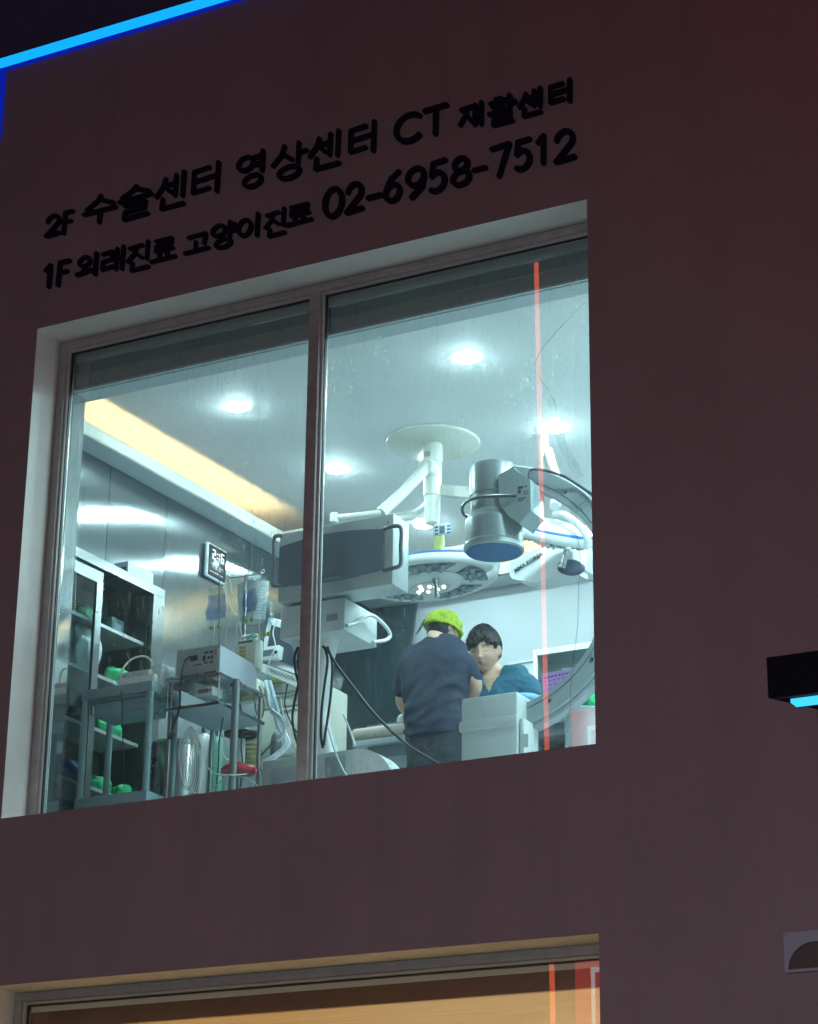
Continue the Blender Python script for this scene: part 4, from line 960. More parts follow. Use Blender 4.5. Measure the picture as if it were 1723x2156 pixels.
b = MB(); b.tube([wp(730, 1317), wp(748, 1313), wp(760, 1302) + Vector((.01, 0, 0)), wp(778, 1297) + Vector((.02, 0, 0)), wp(800, 1318) + Vector((.03, 0, 0)), wp(812, 1338) + Vector((.03, 0, 0)), wp(806, 1349) + Vector((.02, 0, 0)), wp(786, 1352)], .0105, 12); b.build('side_handle', white_plastic, t)
rings = []
for (ul, ur, v, yc, ry) in ((612, 716, 1335, Y + .16, .07), (622, 706, 1365, Y + .16, .06), (640, 694, 1420, Y + .17, .05), (640, 688, 1480, Y + .17, .05), (636, 692, 1530, Y + .17, .055), (628, 706, 1580, Y + .17, .07), (610, 724, 1660, Y + .17, .09), (600, 735, 1760, Y + .17, .10)):
    a, c = P(ul, v, yc), P(ur, v, yc); z = max((a.z + c.z) / 2, FLOOR + .1)
    rings.append([Vector(((a.x + c.x) / 2 + (c.x - a.x) / 2 * math.copysign(abs(math.cos(q)) ** .6, math.cos(q)), yc + ry * math.copysign(abs(math.sin(q)) ** .6, math.sin(q)), z)) for q in [2 * math.pi * k / 28 for k in range(28)]])
b = MB(); b.ring_loft(rings); b.build('column', white_plastic, t)
gx0, gx1, gz0, gz1 = pbox(552, 745, 1577, 1660, Y - .06, .1)
b = MB(); b.box((gx0, Y - .06, FLOOR + .06), (gx1, Y + .10, gz1), .008); b.build('base_box', mat('base_grey', (.40, .46, .46), .45), t)
b = MB(); b.box((gx0 + .06, Y - .066, gz1 - .30), (gx0 + .28, Y - .0605, gz1 - .05), .003); b.box((gx1 - .17, Y - .066, gz1 - .25), (gx1 - .04, Y - .0605, gz1 - .03), .003); b.build('base_panel', grey_plastic, t)
b = MB(); c0 = Vector((gx1 + .001, 0, 0)); pr = [(gx1 + .001, Y - .058, gz1)]
for k in range(9):
    a = k / 8 * math.pi / 2; pr.append((gx1 + .001 + .24 * math.sin(a), Y - .058, gz1 - .22 + .22 * math.cos(a)))
pr += [(gx1 + .241, Y - .058, FLOOR + .06), (gx1 + .001, Y - .058, FLOOR + .06)]
b.prism(pr, (0, .15, 0)); b.build('curved_cover', white_plastic, t, smooth=False)
b = MB()
for pts in ([(628, 1362), (620, 1385), (624, 1420), (632, 1460), (630, 1510), (634, 1560), (640, 1590)], [(634, 1362), (628, 1390), (630, 1430), (622, 1470), (616, 1510), (622, 1550), (634, 1580)],
            [(683, 1362), (690, 1390), (684, 1440), (678, 1490), (676, 1545), (680, 1575)], [(690, 1362), (700, 1400), (696, 1470), (686, 1540), (682, 1570)]):
    b.tube([P(u, v, Y + .06) for u, v in pts], .0075, 8)
b.build('cable_bundle', black_rubber, t)
b = MB(); b.tube([P(u, v, Y - .02) for u, v in [(680, 1361), (692, 1372), (710, 1402), (754, 1460), (793, 1508), (854, 1565), (905, 1598), (950, 1625)]], .008, 10); b.build('long_cable', black_rubber, t)

# ------------------------------------------------------------------ mobile X-ray C-arm
Y = 1.33
cc = P(1040, 1262, Y); ri = .636; ro = ri + .105
Dx, Dy = math.cos(R(7)), math.sin(R(7))
def ap(r_, a, dy): return Vector((cc.x + r_ * math.cos(a) * Dx - dy * Dy, Y + r_ * math.cos(a) * Dy + dy * Dx, cc.z + r_ * math.sin(a)))
t = thing('x_ray_arm', 'grey mobile X-ray arm curving round from detector drum to tube box', 'X-ray machine', (cc.x, Y, FLOOR))
carm = mat('carm_grey', (.28, .35, .37), .35, noise=.05)
b = MB(); rings = []
for k in range(61):
    a = R(92 - 184 * k / 60); ca, sa = math.cos(a), math.sin(a)
    rings.append([ap(r_, a, dy) for r_, dy in ((ri, -.05), (ro, -.05), (ro + .012, -.03), (ro + .012, .05), (ri, .05))])
b.ring_loft(rings); arcb = b.build('arc', carm, t, angle=40)
b = MB(); rings = []
for k in range(31):
    a = R(-30 - 58 * k / 30); ca, sa = math.cos(a), math.sin(a)
    rings.append([ap(r_, a, dy) for r_, dy in ((ro + .013, -.035), (ro + .036, -.035), (ro + .036, .04), (ro + .013, .04))])
b.ring_loft(rings); b.build('rail', mat('rail_grey', (.36, .41, .44), .3), t)
ix = P(1041, 1090, Y).x
def iz(v): return P(1041, v, Y).z
rad = lambda px: px / 389.0
b = MB(); b.lathe([(rad(38), iz(985) + .006), (rad(50), iz(985)), (rad(52), iz(993)), (rad(52), iz(1048))], (ix, Y, 0), None, 48); b.lathe([(rad(50), iz(1048)), (rad(50), iz(1085))], (ix, Y, 0), None, 48)
b.lathe([(rad(50), iz(1084)), (rad(60), iz(1098)), (rad(61.5), iz(1104)), (rad(61.5), iz(1147)), (rad(63.5), iz(1151)), (rad(63.5), iz(1160)), (rad(60), iz(1163))], (ix, Y, 0), None, 56); b.build('detector_drum', mat('drum_steel', (.30, .36, .37), .32, .4), t, angle=25)
b = MB(); b.lathe([(.001, iz(1164.5)), (rad(58), iz(1164.5)), (rad(59), iz(1163.2)), (.001, iz(1163.2))], (ix, Y, 0), None, 48); b.build('detector_window', mat('detector_blue', (.03, .10, .24), .3), t)
b = MB(); hx = [(1050, 1000), (1080, 983), (1090, 992), (1117, 1010), (1118, 1075), (1094, 1103), (1070, 1086), (1052, 1060)]
b.prism([P(u, v, Y - .13) for u, v in hx], (0, .17, 0)); b.build('coupling_block', carm, t, smooth=False)
b = MB(); b.tube([P(1088, 1044, Y - .14), P(1050, 1044, Y - .165), P(1010, 1047, Y - .165), P(984, 1056, Y - .13), P(974, 1070, Y - .06), P(978, 1084, Y + .0), P(992, 1090, Y + .06)], .009, 10); b.build('drum_handle', mat('handle_dark', (.05, .06, .075), .35), t)
b = MB(); b.tube([P(1120, 1025, Y - .05), P(1116, 1010, Y - .05), P(1114, 996, Y - .05), P(1122, 988, Y - .05), P(1150, 991, Y - .05), P(1190, 1004, Y - .04), P(1225, 1026, Y), P(1262, 1052, Y)], .008, 10); b.build('arm_cable', mat('cable_plum', (.035, .03, .055), .4), t)
tx0, tx1, tz0, tz1 = pbox(971, 1089, 1455, 1640, Y - .14, .16)
tyr = PX(1131, 1474, tx1).y
b = MB(); b.box((tx0, Y - .14, tz0), (tx1, tyr, tz1), .012); zr = P(1000, 1527, Y - .14).z; b.box((tx0 - .012, Y - .15, zr - .03), (tx1 + .003, tyr - .003, zr + .03), .014); b.build('tube_box', mat('tube_grey', (.50, .57, .57), .4), t)
b = MB(); a = P(1043, 1462, Y); b.lathe([(.05, tz1 - .004), (.046, tz1 + .012), (.001, tz1 + .016)], (a.x - .01, Y, 0), None, 28); b.build('collimator', white_plastic, t)
b = MB(); kx0, kx1, kz0, kz1 = pbox(1092, 1121, 1521, 1620, Y - .02, .1); b.box((tx1 + .0035, Y - .12, kz0), (kx1, Y + .06, kz1), .008); b.build('bracket', white_plastic, t)
zq = P(1105, 1560, Y - .12); b = MB(); b.box((zq.x - .02, Y - .1225, zq.z - .035), (zq.x + .022, Y - .1195, zq.z + .035)); b.build('data_plate', mat('plate', (.55, .6, .6), .4), t, smooth=False)
for a in (52, 24, -36, -62):
    b = MB(); q = ap((ri + ro) / 2, R(a), -.0505); b.cyl(q, ap((ri + ro) / 2, R(a), -.056), .010, .010, 14); b.build('bolt', steel_dark, t)
b = MB(); q = P(1098, 1040, Y - .13)
for k, (dx, dz, w_, h_) in enumerate(((-.02, .03, .03, .014), (.015, .035, .02, .006), (-.02, .005, .018, .02), (.012, .008, .03, .005), (.012, -.006, .03, .005), (-.02, -.028, .05, .005), (-.02, -.040, .034, .005))):
    b.box((q.x + dx, Y - .1318, q.z + dz), (q.x + dx + w_, Y - .1302, q.z + dz + h_))
b.bm.faces.ensure_lookup_table(); b.build('warning_marks', mat('mark_dark', (.03, .035, .04), .5), t, smooth=False)
b = MB(); b.tube([ap(ri + .03, R(a), -.0515) for a in range(86, -87, -6)], .0022, 6, sm=False); b.build('groove', mat('groove_dark', (.08, .10, .11), .5), t)

# ------------------------------------------------------------------ ceiling mounted surgical lights
bone = mat('bone_white', (.66, .68, .62), .3)
rim_white = mat('rim_white', (.70, .74, .76), .25)
ring_blue = mat('ring_blue', (.03, .16, .50), .3)
lens_dark = mat('lens_dark', (.06, .10, .14), .12, spec=.8)
led_on = emat('surgical_led', (1.0, .97, .9), 14)
def light_head(t, c, Rm, M, handle=True, lit=True):
    """a round surgical lamp head, axis along local z, lens side down"""
    b = MB(); b.lathe([(Rm * .22, .105), (Rm * .55, .095), (Rm * .86, .070), (Rm * .97, .045), (Rm, .02), (Rm * .985, .0), (Rm * .93, -.014), (Rm * .88, -.008), (.001, -.008)], c, M, 64); hd = b.build('lamp_head', rim_white, t, angle=50)
    b = MB(); b.lathe([(Rm * .945, .058), (Rm * .975, .0485), (Rm * .972, .043), (Rm * .93, .052)], c, M, 64); b.build('blue_ring', ring_blue, hd)
    lens_part = []
    for k in range(5):
        a0, a1 = k * 72 + 8, k * 72 + 64; pts = []
        for i in range(9): a = R(a0 + (a1 - a0) * i / 8); pts.append((Rm * .84 * math.cos(a), Rm * .84 * math.sin(a)))
        for i in range(7): a = R(a1 - 6 - (a1 - a0 - 12) * i / 6); pts.append((Rm * .50 * math.cos(a), Rm * .50 * math.sin(a)))
        b = MB(); b.prism([c + M @ Vector((p[0], p[1], -.0135)) for p in pts], M @ Vector((0, 0, .005))); lp = b.build('lens_panel', lens_dark, hd, smooth=False)
        for i in range(3):
            for rr_ in (.60, .74):
                a = R(a0 + 12 + (a1 - a0 - 24) * i / 2); q = c + M @ Vector((Rm * rr_ * math.cos(a), Rm * rr_ * math.sin(a), -.0145))
                b = MB(); b.sph(q, .022, 12); b.build('lens', mat('lens_glass', (.20, .27, .32), .05, spec=1), lp)
    b = MB(); b.lathe([(Rm * .49, -.012), (Rm * .47, -.028), (Rm * .36, -.046), (.001, -.05)], c, M, 48); dm = b.build('centre_dome', rim_white, hd, angle=60)
    b = MB(); b.lathe([(Rm * .29, -.0475), (Rm * .28, -.053), (.001, -.056)], c, M, 36); b.build('lens_plate', mat('plate_glass', (.45, .5, .5), .08, spec=1), dm)
    for k in range(9):
        a = R(40 * k); rr_ = Rm * (.2 if k % 2 else .12); q = c + M @ Vector((rr_ * math.cos(a), rr_ * math.sin(a), -.056))
        b = MB(); b.sph(q, .0095, 10); b.build('led', led_on if lit else MATS['lens_glass'], dm)
    if handle:
        b = MB(); q = c + M @ Vector((Rm * .34, -.06, -.045)); e = M @ Vector((0, 0, -1)); b.cyl(q, q + e * .035, .022, .017, 18); b.cyl(q + e * .0352, q + e * .115, .014, .016, 18, bevel=.003); b.build('handle', steel, hd)
    return hd
ctr = PZ(912, 930, ZC); cx_, cy_ = ctr.x, ctr.y
def on_col(v): return P(912, v, cy_)
rd = (PZ(1012, 930, ZC) - PZ(813, 930, ZC)).length / 2
t = thing('surgical_lamp', 'large round surgical lamp with blue ring on a cream ceiling column', 'surgical lamp', (cx_, cy_, ZC))
b = MB(); b.lathe([(rd, ZC - .002), (rd, ZC - .012), (rd * .97, ZC - .018), (.001, ZC - .02)], (cx_, cy_, 0), None, 56); b.build('ceiling_plate', bone, t, angle=60)
z = lambda v: on_col(v).z
b = MB(); b.lathe([(.055, ZC - .021), (.060, ZC - .04), (.060, z(975)), (.056, z(976)), (.056, z(1045)), (.050, z(1047)), (.045, z(1103)), (.001, z(1104))], (cx_, cy_, 0), None, 32); b.build('column', bone, t)
b = MB(); b.box((cx_ - .028, cy_ - .0615, z(967)), (cx_ + .015, cy_ - .058, z(957)), .001); b.build('rating_label', mat('label_grey', (.35, .38, .36), .5), t)
hub = P(903, 985, cy_ - .07); elb = P(803, 1080, cy_ - .35); tip = P(704, 1091, cy_ - .45)
b = MB(); b.cyl(hub + Vector((-.0, -.045, .0)), hub + Vector((0, .06, 0)), .05, .05, 24, bevel=.008); b.tube([hub + Vector((0, -.02, 0)), (hub + elb) / 2, elb], .034, 12, sm=False); b.tube([elb, tip], .018, 12, sm=False); b.cyl(tip + Vector((0, 0, -.03)), tip + Vector((0, 0, .03)), .026, .026, 18, bevel=.005); b.build('monitor_arm', bone, t)
b = MB(); a = P(925, 1030, cy_); c = P(1130, 1050, cy_ - .05); dv = Vector((0, 0, .033)); b.prism([a + dv, c + dv, c - dv, a - dv], (0, .06, 0)); b.build('side_arm', bone, t, smooth=False)
b = MB(); a = P(870, 1083, cy_ + .1); c = P(912, 1052, cy_ + .02); b.tube([P(800, 1092, cy_ - .2), a, c], .025, 10); b.build('spring_arm', bone, t)
b = MB(); b.box(P(912, 1128, cy_ - .09) , P(949, 1103, cy_ - .07), .003); cp = b.build('control_panel', white_plastic, t)
for i in range(3):
    for j in range(2):
        q = P(919 + 26 * j, 1110 + 7 * i - 3 * j, cy_ - .093); b = MB(); b.box(q - Vector((.011, .0, .006)), q + Vector((.011, .0022, .006)), .001); b.build('key', mat('key_blue', (.03, .12, .42), .4), cp)
q = P(931, 1115, cy_ - .093); b = MB(); b.box(q - Vector((.018, 0, .024)), q + Vector((.018, .0022, .024)), .001); b.build('screen', slate, cp)
b = MB(); b.cyl(P(922, 1104, cy_), P(924, 1132, cy_), .024, .022, 20); b.build('lower_tube', bone, t)
hc = P(905, 1222, cy_ + .22)
Rm = (P(1030, 1200, cy_ + .22).x - P(770, 1250, cy_ + .22).x) / 2
b = MB(); k0 = P(925, 1134, cy_ - .0); b.lathe([(.001, .03), (.02, .03), (.03, .02), (.033, -.02), (.03, -.07), (.018, -.08), (.001, -.08)], k0, None, 22); b.build('joint_cap', mat('cap_lime', (.52, .58, .20), .4), t)
b = MB(); b.tube([P(922, 1160, cy_), P(955, 1158, cy_ + .03), P(1000, 1150, cy_ + .1), P(1034, 1160, cy_ + .18), P(1046, 1180, cy_ + .22), P(1042, 1203, cy_ + .22), P(1028, 1212, cy_ + .22)], .020, 12); b.build('yoke', rim_white, t)
light_head(t, hc, Rm, Matrix.Rotation(R(-4), 3, 'Y') @ Matrix.Rotation(R(4), 3, 'X') @ Matrix.Rotation(R(-28), 3, 'Z'))

# second lamp on its own post, right
Y2 = 2.55
t = thing('surgical_lamp', 'smaller tilted surgical lamp behind the X-ray arm at the right edge', 'surgical lamp', PZ(1148, 915, ZC))
pc = PZ(1146, 915, ZC)
b = MB(); b.cyl((pc.x, pc.y, P(1146, 1000, pc.y).z), (pc.x, pc.y, ZC - .001), .022, .026, 18); b.build('ceiling_post', bone, t)
b = MB(); b.tube([P(1154, 948, pc.y - .03), P(1163, 980, pc.y - .03), P(1178, 1020, pc.y - .02), P(1190, 1060, pc.y)], .026, 12); b.build('drop_arm', bone, t)
b = MB(); a = P(1172, 1062, Y2 - .1); b.cyl(a + Vector((.01, -.04, -.03)), a + Vector((-.01, .03, .05)), .033, .033, 20, bevel=.006); b.build('joint', rim_white, t)
b = MB(); b.tube([P(1168, 1083, Y2 - .1), P(1190, 1085, Y2 - .12), P(1218, 1105, Y2 - .13), P(1236, 1130, Y2 - .12), P(1236, 1155, Y2 - .08)], .022, 12); b.build('yoke', rim_white, t)
ax = Vector((.36, -.30, .88)).normalized(); M2 = axis_matrix(ax)
c2 = P(1160, 1132, Y2)
light_head(t, c2, (P(1240, 1155, Y2) - P(1092, 1090, Y2)).length / 2, M2, True, False)
# white boom arm with a maker's plate
Y3 = 2.85
t = thing('boom_arm', 'white wedge shaped boom arm with black lettering under the tilted lamp', 'boom arm', P(1140, 1200, Y3))
b = MB(); b.prism([P(u, v, Y3) for u, v in ((1074, 1192), (1077, 1183), (1160, 1137), (1206, 1150), (1206, 1205), (1124, 1226), (1080, 1219), (1074, 1212))], (.03, .16, .0)); b.build('arm_body', rim_white, t, smooth=False)
b = MB(); b.lathe([(.001, -.03), (.05, -.02), (.066, 0), (.05, .03), (.001, .04)], P(1203, 1195, Y3 - .03), axis_matrix((.5, -.8, 0)), 26, 1.3, .8); b.build('joint_cover', mat('joint_navy', (.05, .07, .12), .35), t)
a0, a1 = P(1098, 1195, Y3), P(1126, 1177, Y3)
an = math.atan2(a1.z - a0.z, a1.x - a0.x)
tm = Matrix.Translation(P(1113, 1184, Y3 - .004)) @ Matrix.Rotation(an, 4, Vector((0, -1, 0))) @ Matrix.Rotation(R(90), 4, 'X')
ink = mat('ink_black', (.03, .035, .045), .5)
text_mesh('MMA KOREA', .036, tm, 'lettering', ink, t, .001, .0008)
tm2 = Matrix.Translation(P(1114.5, 1191, Y3 - .004)) @ Matrix.Rotation(an, 4, Vector((0, -1, 0))) @ Matrix.Rotation(R(90), 4, 'X')
b = MB(); q = P(1091, 1199, Y3 - .004)
for k in range(4):
    a = R(45 + 90 * k); d1 = Vector((math.cos(a), 0, math.sin(a))) * .011; d2 = Vector((math.cos(a + math.pi / 2), 0, math.sin(a + math.pi / 2))) * .011
    b.tube([q + d1, q + d2], .0018, 6, sm=False)
b.build('emblem', ink, t)
b = MB(); b.box(P(1212, 1205, Y3 + .1), P(1262, 1140, Y3 + .3), .015); b.box(P(1225, 1137, Y3 + .15), P(1262, 1125, Y3 + .25), .01); tag(b.build('pendant_head', rim_white), 'white pendant block cut off at the right edge of the window', 'pendant')

# ------------------------------------------------------------------ back wall: dark leaning screen, rails, cabinets
Yb = BACK - .12
b = MB(); b.prism([P(640, 1300, Yb), P(876, 1270, Yb), P(858, 1400, Yb - .2), P(838, 1520, Yb - .35), P(640, 1545, Yb - .35)], (0, .03, .01)); tag(b.build('lead_screen', mat('screen_black', (.012, .022, .026), .13, noise=.2, nscale=3), smooth=False), 'large dark glossy screen leaning behind the operating table', 'screen')
b = MB(); b.box((X1 - 4.4, BACK - .02, FLOOR), (X1, BACK - .002, P(1100, 1399, BACK).z)); b.box((X1 - 4.4, BACK - .03, P(1100, 1399, BACK).z + .001), (X1, BACK - .002, P(1100, 1394, BACK).z)); struct(b.build('dado_panel', mat('dado', (.42, .46, .47), .5), smooth=False))
Yc = 3.75
t = thing('glazed_cabinet', 'white framed glazed cabinet behind the violet monitor', 'cabinet', P(1170, 1480, Yc))
xa_, xb_ = P(1123, 1400, Yc).x, P(1123, 1400, Yc).x + 1.5
zt = P(1126, 1368, Yc).z; fw = .026
b = MB()
for xx in (xa_, xa_ + .48, xa_ + .98, xb_ - fw): b.box((xx, Yc, FLOOR), (xx + fw, Yc + .03, zt), .003)
b.box((xa_ + fw, Yc + .001, zt - .04), (xb_ - fw, Yc + .029, zt - .001)); b.box((xa_ + fw, Yc + .001, zt - .5), (xb_ - fw, Yc + .029, zt - .46)); b.build('frame', white_plastic, t)
b = MB(); b.box((xa_, Yc + .031, FLOOR), (xa_ + .02, Yc + .4, zt)); b.box((xb_ - .02, Yc + .031, FLOOR), (xb_, Yc + .4, zt)); b.box((xa_ + .021, Yc + .031, zt - .02), (xb_ - .021, Yc + .4, zt)); b.build('carcass', white_plastic, t, smooth=False)
b = MB(); b.box((xa_ + fw, Yc + .012, zt - .459), (xb_ - fw, Yc + .017, zt - .041)); b.build('glass_front', cabinet_glass, t, smooth=False)
for k in (0.18, 0.32, .46, .75):
    b = MB(); b.box((xa_ + .021, Yc + .035, zt - k - .015), (xb_ - .021, Yc + .39, zt - k)); b.build('shelf', mat('shelf_grey2', (.30, .35, .37), .4), t, smooth=False)
# violet monitor
Ym = 2.35
t = thing('monitor', 'monitor showing a violet list screen beside the man in teal scrubs', 'monitor', P(1175, 1470, Ym))
q = [P(1139, 1421, Ym), P(1222, 1403, Ym + .03), P(1226, 1452, Ym + .02), P(1145, 1474, Ym - .01)]
cen = sum(q, Vector()) / 4
b = MB(); b.prism([cen + (p - cen) * 1.03 for p in q], (.005, .03, .005)); b.build('case', slate, t, smooth=False)
b = MB(); b.prism([p + Vector((0, -.004, 0)) for p in [cen + (p - cen) * .95 for p in q]], (0, .003, 0)); b.build('screen', emat('violet_screen', (.40, .36, .82), .58), t, smooth=False)
un, vn = (q[1] - q[0]), (q[3] - q[0])
for r_ in range(5):
    for k in range(7 if r_ else 9):
        w0 = .08 + k * (.11 if r_ else .09); p0 = q[0] + un * w0 + vn * (.14 + .16 * r_)
        b = MB(); b.prism([p0 + Vector((0, -.0055, 0)), p0 + un * .06 + Vector((0, -.0055, 0)), p0 + un * .06 + vn * (.06 if r_ == 0 else .03) + Vector((0, -.0055, 0)), p0 + vn * (.06 if r_ == 0 else .03) + Vector((0, -.0055, 0))], (0, .001, 0)); b.build('text_mark', emat('violet_text', (.20, .10, .42), .4), t, smooth=False)
b = MB(); b.cyl((cen.x, Ym + .06, FLOOR), (cen.x, Ym + .06, cen.z - .05), .02, .02, 14); b.build('stand', steel_dark, t)
# low bench with dark drawers and a green bundle on it
bx = P(1117, 1520, 2.3); bt = P(1160, 1500, 2.3).z
t = thing('supply_bench', 'grey bench with dark open drawers at the lower right', 'bench', (bx.x + .5, 2.3, FLOOR))
b = MB(); b.box((bx.x, 2.3, bt - .02), (bx.x + 1.4, 2.75, bt), .004); b.box((bx.x, 2.3, FLOOR), (bx.x + .02, 2.75, bt - .021)); b.box((bx.x + 1.38, 2.3, FLOOR), (bx.x + 1.4, 2.75, bt - .021)); b.box((bx.x + .021, 2.73, FLOOR), (bx.x + 1.379, 2.75, bt - .021)); b.build('body', mat('bench_grey', (.36, .42, .44), .4), t)
for k in range(4):
    zz = bt - .05 - .13 * k
    b = MB(); b.box((bx.x + .03, 2.32, zz - .1), (bx.x + 1.36, 2.7, zz - .07), .004); b.build('drawer', mat('drawer_dark', (.10, .13, .15), .4), t)
a = P(1232, 1490, 1.6)
bag('cloth_bundle', (a.x, 1.6, a.z - .02), (.085, .09, .06), green_cloth, 'bright green crumpled cloth at the right edge below the X-ray arm', 'bundle', 11)
b = MB(); b.cyl((a.x, 1.6, FLOOR), (a.x, 1.6, a.z - .022), .09, .11, 20); b.lathe([(.11, a.z - .021), (.122, a.z - .03), (.11, a.z - .05)], (a.x, 1.6, 0), None, 24); tag(b.build('waste_bin', mat('bin_clear', (.42, .50, .52), .35)), 'pale grey waste bin under the green cloth', 'bin')

# ------------------------------------------------------------------ operating table
Yt0, Yt1 = 2.20, 2.56
zt = P(790, 1538, 2.3).z
xl_ = P(735, 1550, Yt0).x
t = thing('operating_table', 'operating table with a beige padded top behind the man in navy', 'operating table', (xl_ + .8, 2.38, FLOOR))
b = MB(); b.box((xl_, Yt0, zt - .075), (xl_ + 1.7, Yt1, zt), .032, seg=4); b.build('cushion', mat('pad_beige', (.48, .42, .38), .6, bump=.05, bscale=60), t)
b = MB(); b.box((xl_ + .015, Yt0 + .01, zt - .115), (xl_ + 1.68, Yt1 - .01, zt - .0755), .008); b.build('top_frame', mat('table_grey', (.36, .43, .45), .35), t)
for k in range(3):
    b = MB(); b.box((xl_ + .1 + .5 * k, Yt0 + .04, zt - .19), (xl_ + .5 + .5 * k, Yt1 - .04, zt - .1155), .006); b.build('side_rail', slate, t)
b = MB(); b.box((xl_ + .5, Yt0 + .1, FLOOR + .08), (xl_ + .95, Yt1 - .1, zt - .191), .02); b.build('pedestal', white_plastic, t)
b = MB(); b.box((xl_ + .3, Yt0 + .03, FLOOR), (xl_ + 1.2, Yt1 - .03, FLOOR + .079), .02); b.build('base', steel_dark, t)
a = P(846, 1540, 2.25)
bag('gauze_pad', (a.x + .02, 2.27, zt + .001), (.055, .05, .04), mat('gauze', (.66, .70, .70), .8), 'white crumpled gauze lying on the operating table', 'gauze', 21)
bag('nitrile_glove', (a.x + .03, 2.35, zt + .04), (.03, .03, .03), mat('glove_blue', (.03, .22, .62), .4), 'small bright blue cloth lying on the table beside the man in navy', 'cloth', 22)
bag('surgical_drape', (P(1045, 1480, 2.4).x, 2.38, zt + .001), (.36, .14, .07), mat('drape_blue', (.16, .38, .62), .7), 'light blue drape heaped on the operating table between the two men', 'drape', 23)

# ------------------------------------------------------------------ cracked corner of the right pane and its clear tape
b = MB()
for pts in ([(1232, 636), (1200, 668), (1172, 699), (1140, 736), (1128, 762), (1128, 784), (1146, 810), (1164, 836), (1175, 868), (1190, 930), (1200, 960), (1213, 985)],
            [(1248, 1040), (1236, 1052), (1222, 1062), (1214, 1070), (1212, 1098), (1218, 1140), (1221, 1165), (1224, 1190), (1219, 1230), (1218, 1260), (1217, 1310), (1212, 1360), (1206, 1400), (1202, 1450), (1202, 1490), (1190, 1530), (1172, 1562)],
            [(1214, 1070), (1206, 1065)], [(1222, 1062), (1226, 1075)]):
    b.tube([P(u, v, .2505) for u, v in pts], .0011, 5, sm=False)
tag(b.build('glass_crack', mat('crack_dark', (.06, .09, .10), .3)), 'thin branching crack across the right window pane', 'crack')
tape = glass_mat('clear_tape', (.95, .97, .97), .35, 2.0, .05)
b = MB(); b.prism([P(1153, 843, .2505), P(1169, 838, .2505), P(1192, 925, .2505), P(1230, 1003, .2505), P(1212, 1008, .2505), P(1172, 930, .2505)], (0, -.0006, 0)); tag(b.build('repair_tape', tape, smooth=False), 'strip of clear tape over the upper crack in the right pane', 'tape', 'clear tape over the cracks')
b = MB(); b.prism([P(1168, 1530, .2505), P(1205, 1490, .2505), P(1217, 1500, .2505), P(1180, 1575, .2505), P(1163, 1570, .2505)], (0, -.0006, 0)); tag(b.build('repair_tape', tape, smooth=False), 'piece of clear tape low on the right pane beside the red reflection', 'tape', 'clear tape over the cracks')
b = MB(); b.prism([P(1196, 1058, .2505), P(1243, 1030, .2505), P(1247, 1062, .2505), P(1204, 1086, .2505)], (0, -.0006, 0)); tag(b.build('repair_tape', tape, smooth=False), 'piece of clear tape over the crack beside the X-ray arm', 'tape', 'clear tape over the cracks')

# ================================================================== people
skin = mat('skin', (.60, .37, .265), .5, noise=.06, nscale=30)
hair_black = mat('hair_black', (.012, .011, .012), .38, bump=.5, bscale=70, stretch=(3, 3, .6))
def head_shape(p):
    """p: unit direction -> point of a head, face towards -y, metres"""
    x, y, z = p
    q = Vector((.077 * x, .097 * y, .118 * z))
    if y > 0: q.y += .006 * math.cos(z * 1.5)
    if z < -.15:
        k = min(1, (-z - .15) / .75); q.x *= 1 - .30 * k * k; q.y *= 1 - (.10 * k if y < 0 else .42 * k)
        if y < 0: q.y -= .006 * k
    if y < -.15:
        g = lambda cx, cz, sx, sz: math.exp(-((q.x - cx) / sx) ** 2 - ((q.z - cz) / sz) ** 2)
        gs = lambda cx, cz, sx, sz: g(cx, cz, sx, sz) + g(-cx, cz, sx, sz)
        d = 0
        d += .010 * gs(.0, .012, .009, .03) / 2 + .021 * g(0, -.022, .0105, .014) + .006 * gs(.010, -.027, .007, .007)
        d -= .010 * gs(.031, .014, .017, .012)
        d += .004 * gs(.03, .036, .022, .009) + .003 * gs(.042, -.018, .018, .018)
        d += .0055 * g(0, -.049, .020, .0055) + .0055 * g(0, -.0605, .017, .006) - .003 * g(0, -.0545, .024, .002)
        d += .007 * g(0, -.096, .018, .014) - .003 * g(0, -.075, .02, .006)
        d += .0035 * gs(.031, .012, .011, .007)
        q.y -= d
    return q
def head_dir(i, j, n, k):
    a = -math.pi / 2 + math.pi * i / k; u = 2 * math.pi * j / n
    u = u - .32 * math.sin(2 * (u + math.pi / 2)) * -.0
    return Vector((math.cos(a) * math.sin(u), -math.cos(a) * math.cos(u), math.sin(a)))
def add_head(b, M, n=72, k=56):
    rings = []
    for i in range(k + 1):
        rings.append([M @ head_shape(head_dir(min(max(i, .15), k - .15), j, n, k)) for j in range(n)])
    b.ring_loft(rings)
    for s_ in (-1, 1):
        c = Vector((s_ * .079, .012, -.004)); rm = Matrix.Rotation(s_ * R(-22), 3, 'Z')
        rings = []
        for i in range(9):
            f = i / 8 * math.pi; rr = math.sin(f)
            rings.append([M @ (c + rm @ Vector((-math.cos(f) * .008, max(rr, .05) * .017 * math.cos(q), max(rr, .05) * .031 * math.sin(q)))) for q in [2 * math.pi * j / 16 for j in range(16)]])
        b.ring_loft(rings)
def shell(M, out_fn, n=84, k=60):
    """closed shell over a head: out_fn(dir) gives the offset from the scalp (negative dives inside)"""
    b = MB(); rings = []
    for i in range(k + 1):
        row = []
        for j in range(n):
            d = head_dir(min(max(i, .15), k - .15), j, n, k); q = head_shape(d); o_ = out_fn(d, q)
            row.append(M @ (q + Vector((d.x, d.y, d.z)) * o_))
        rings.append(row)
    b.ring_loft(rings); return b
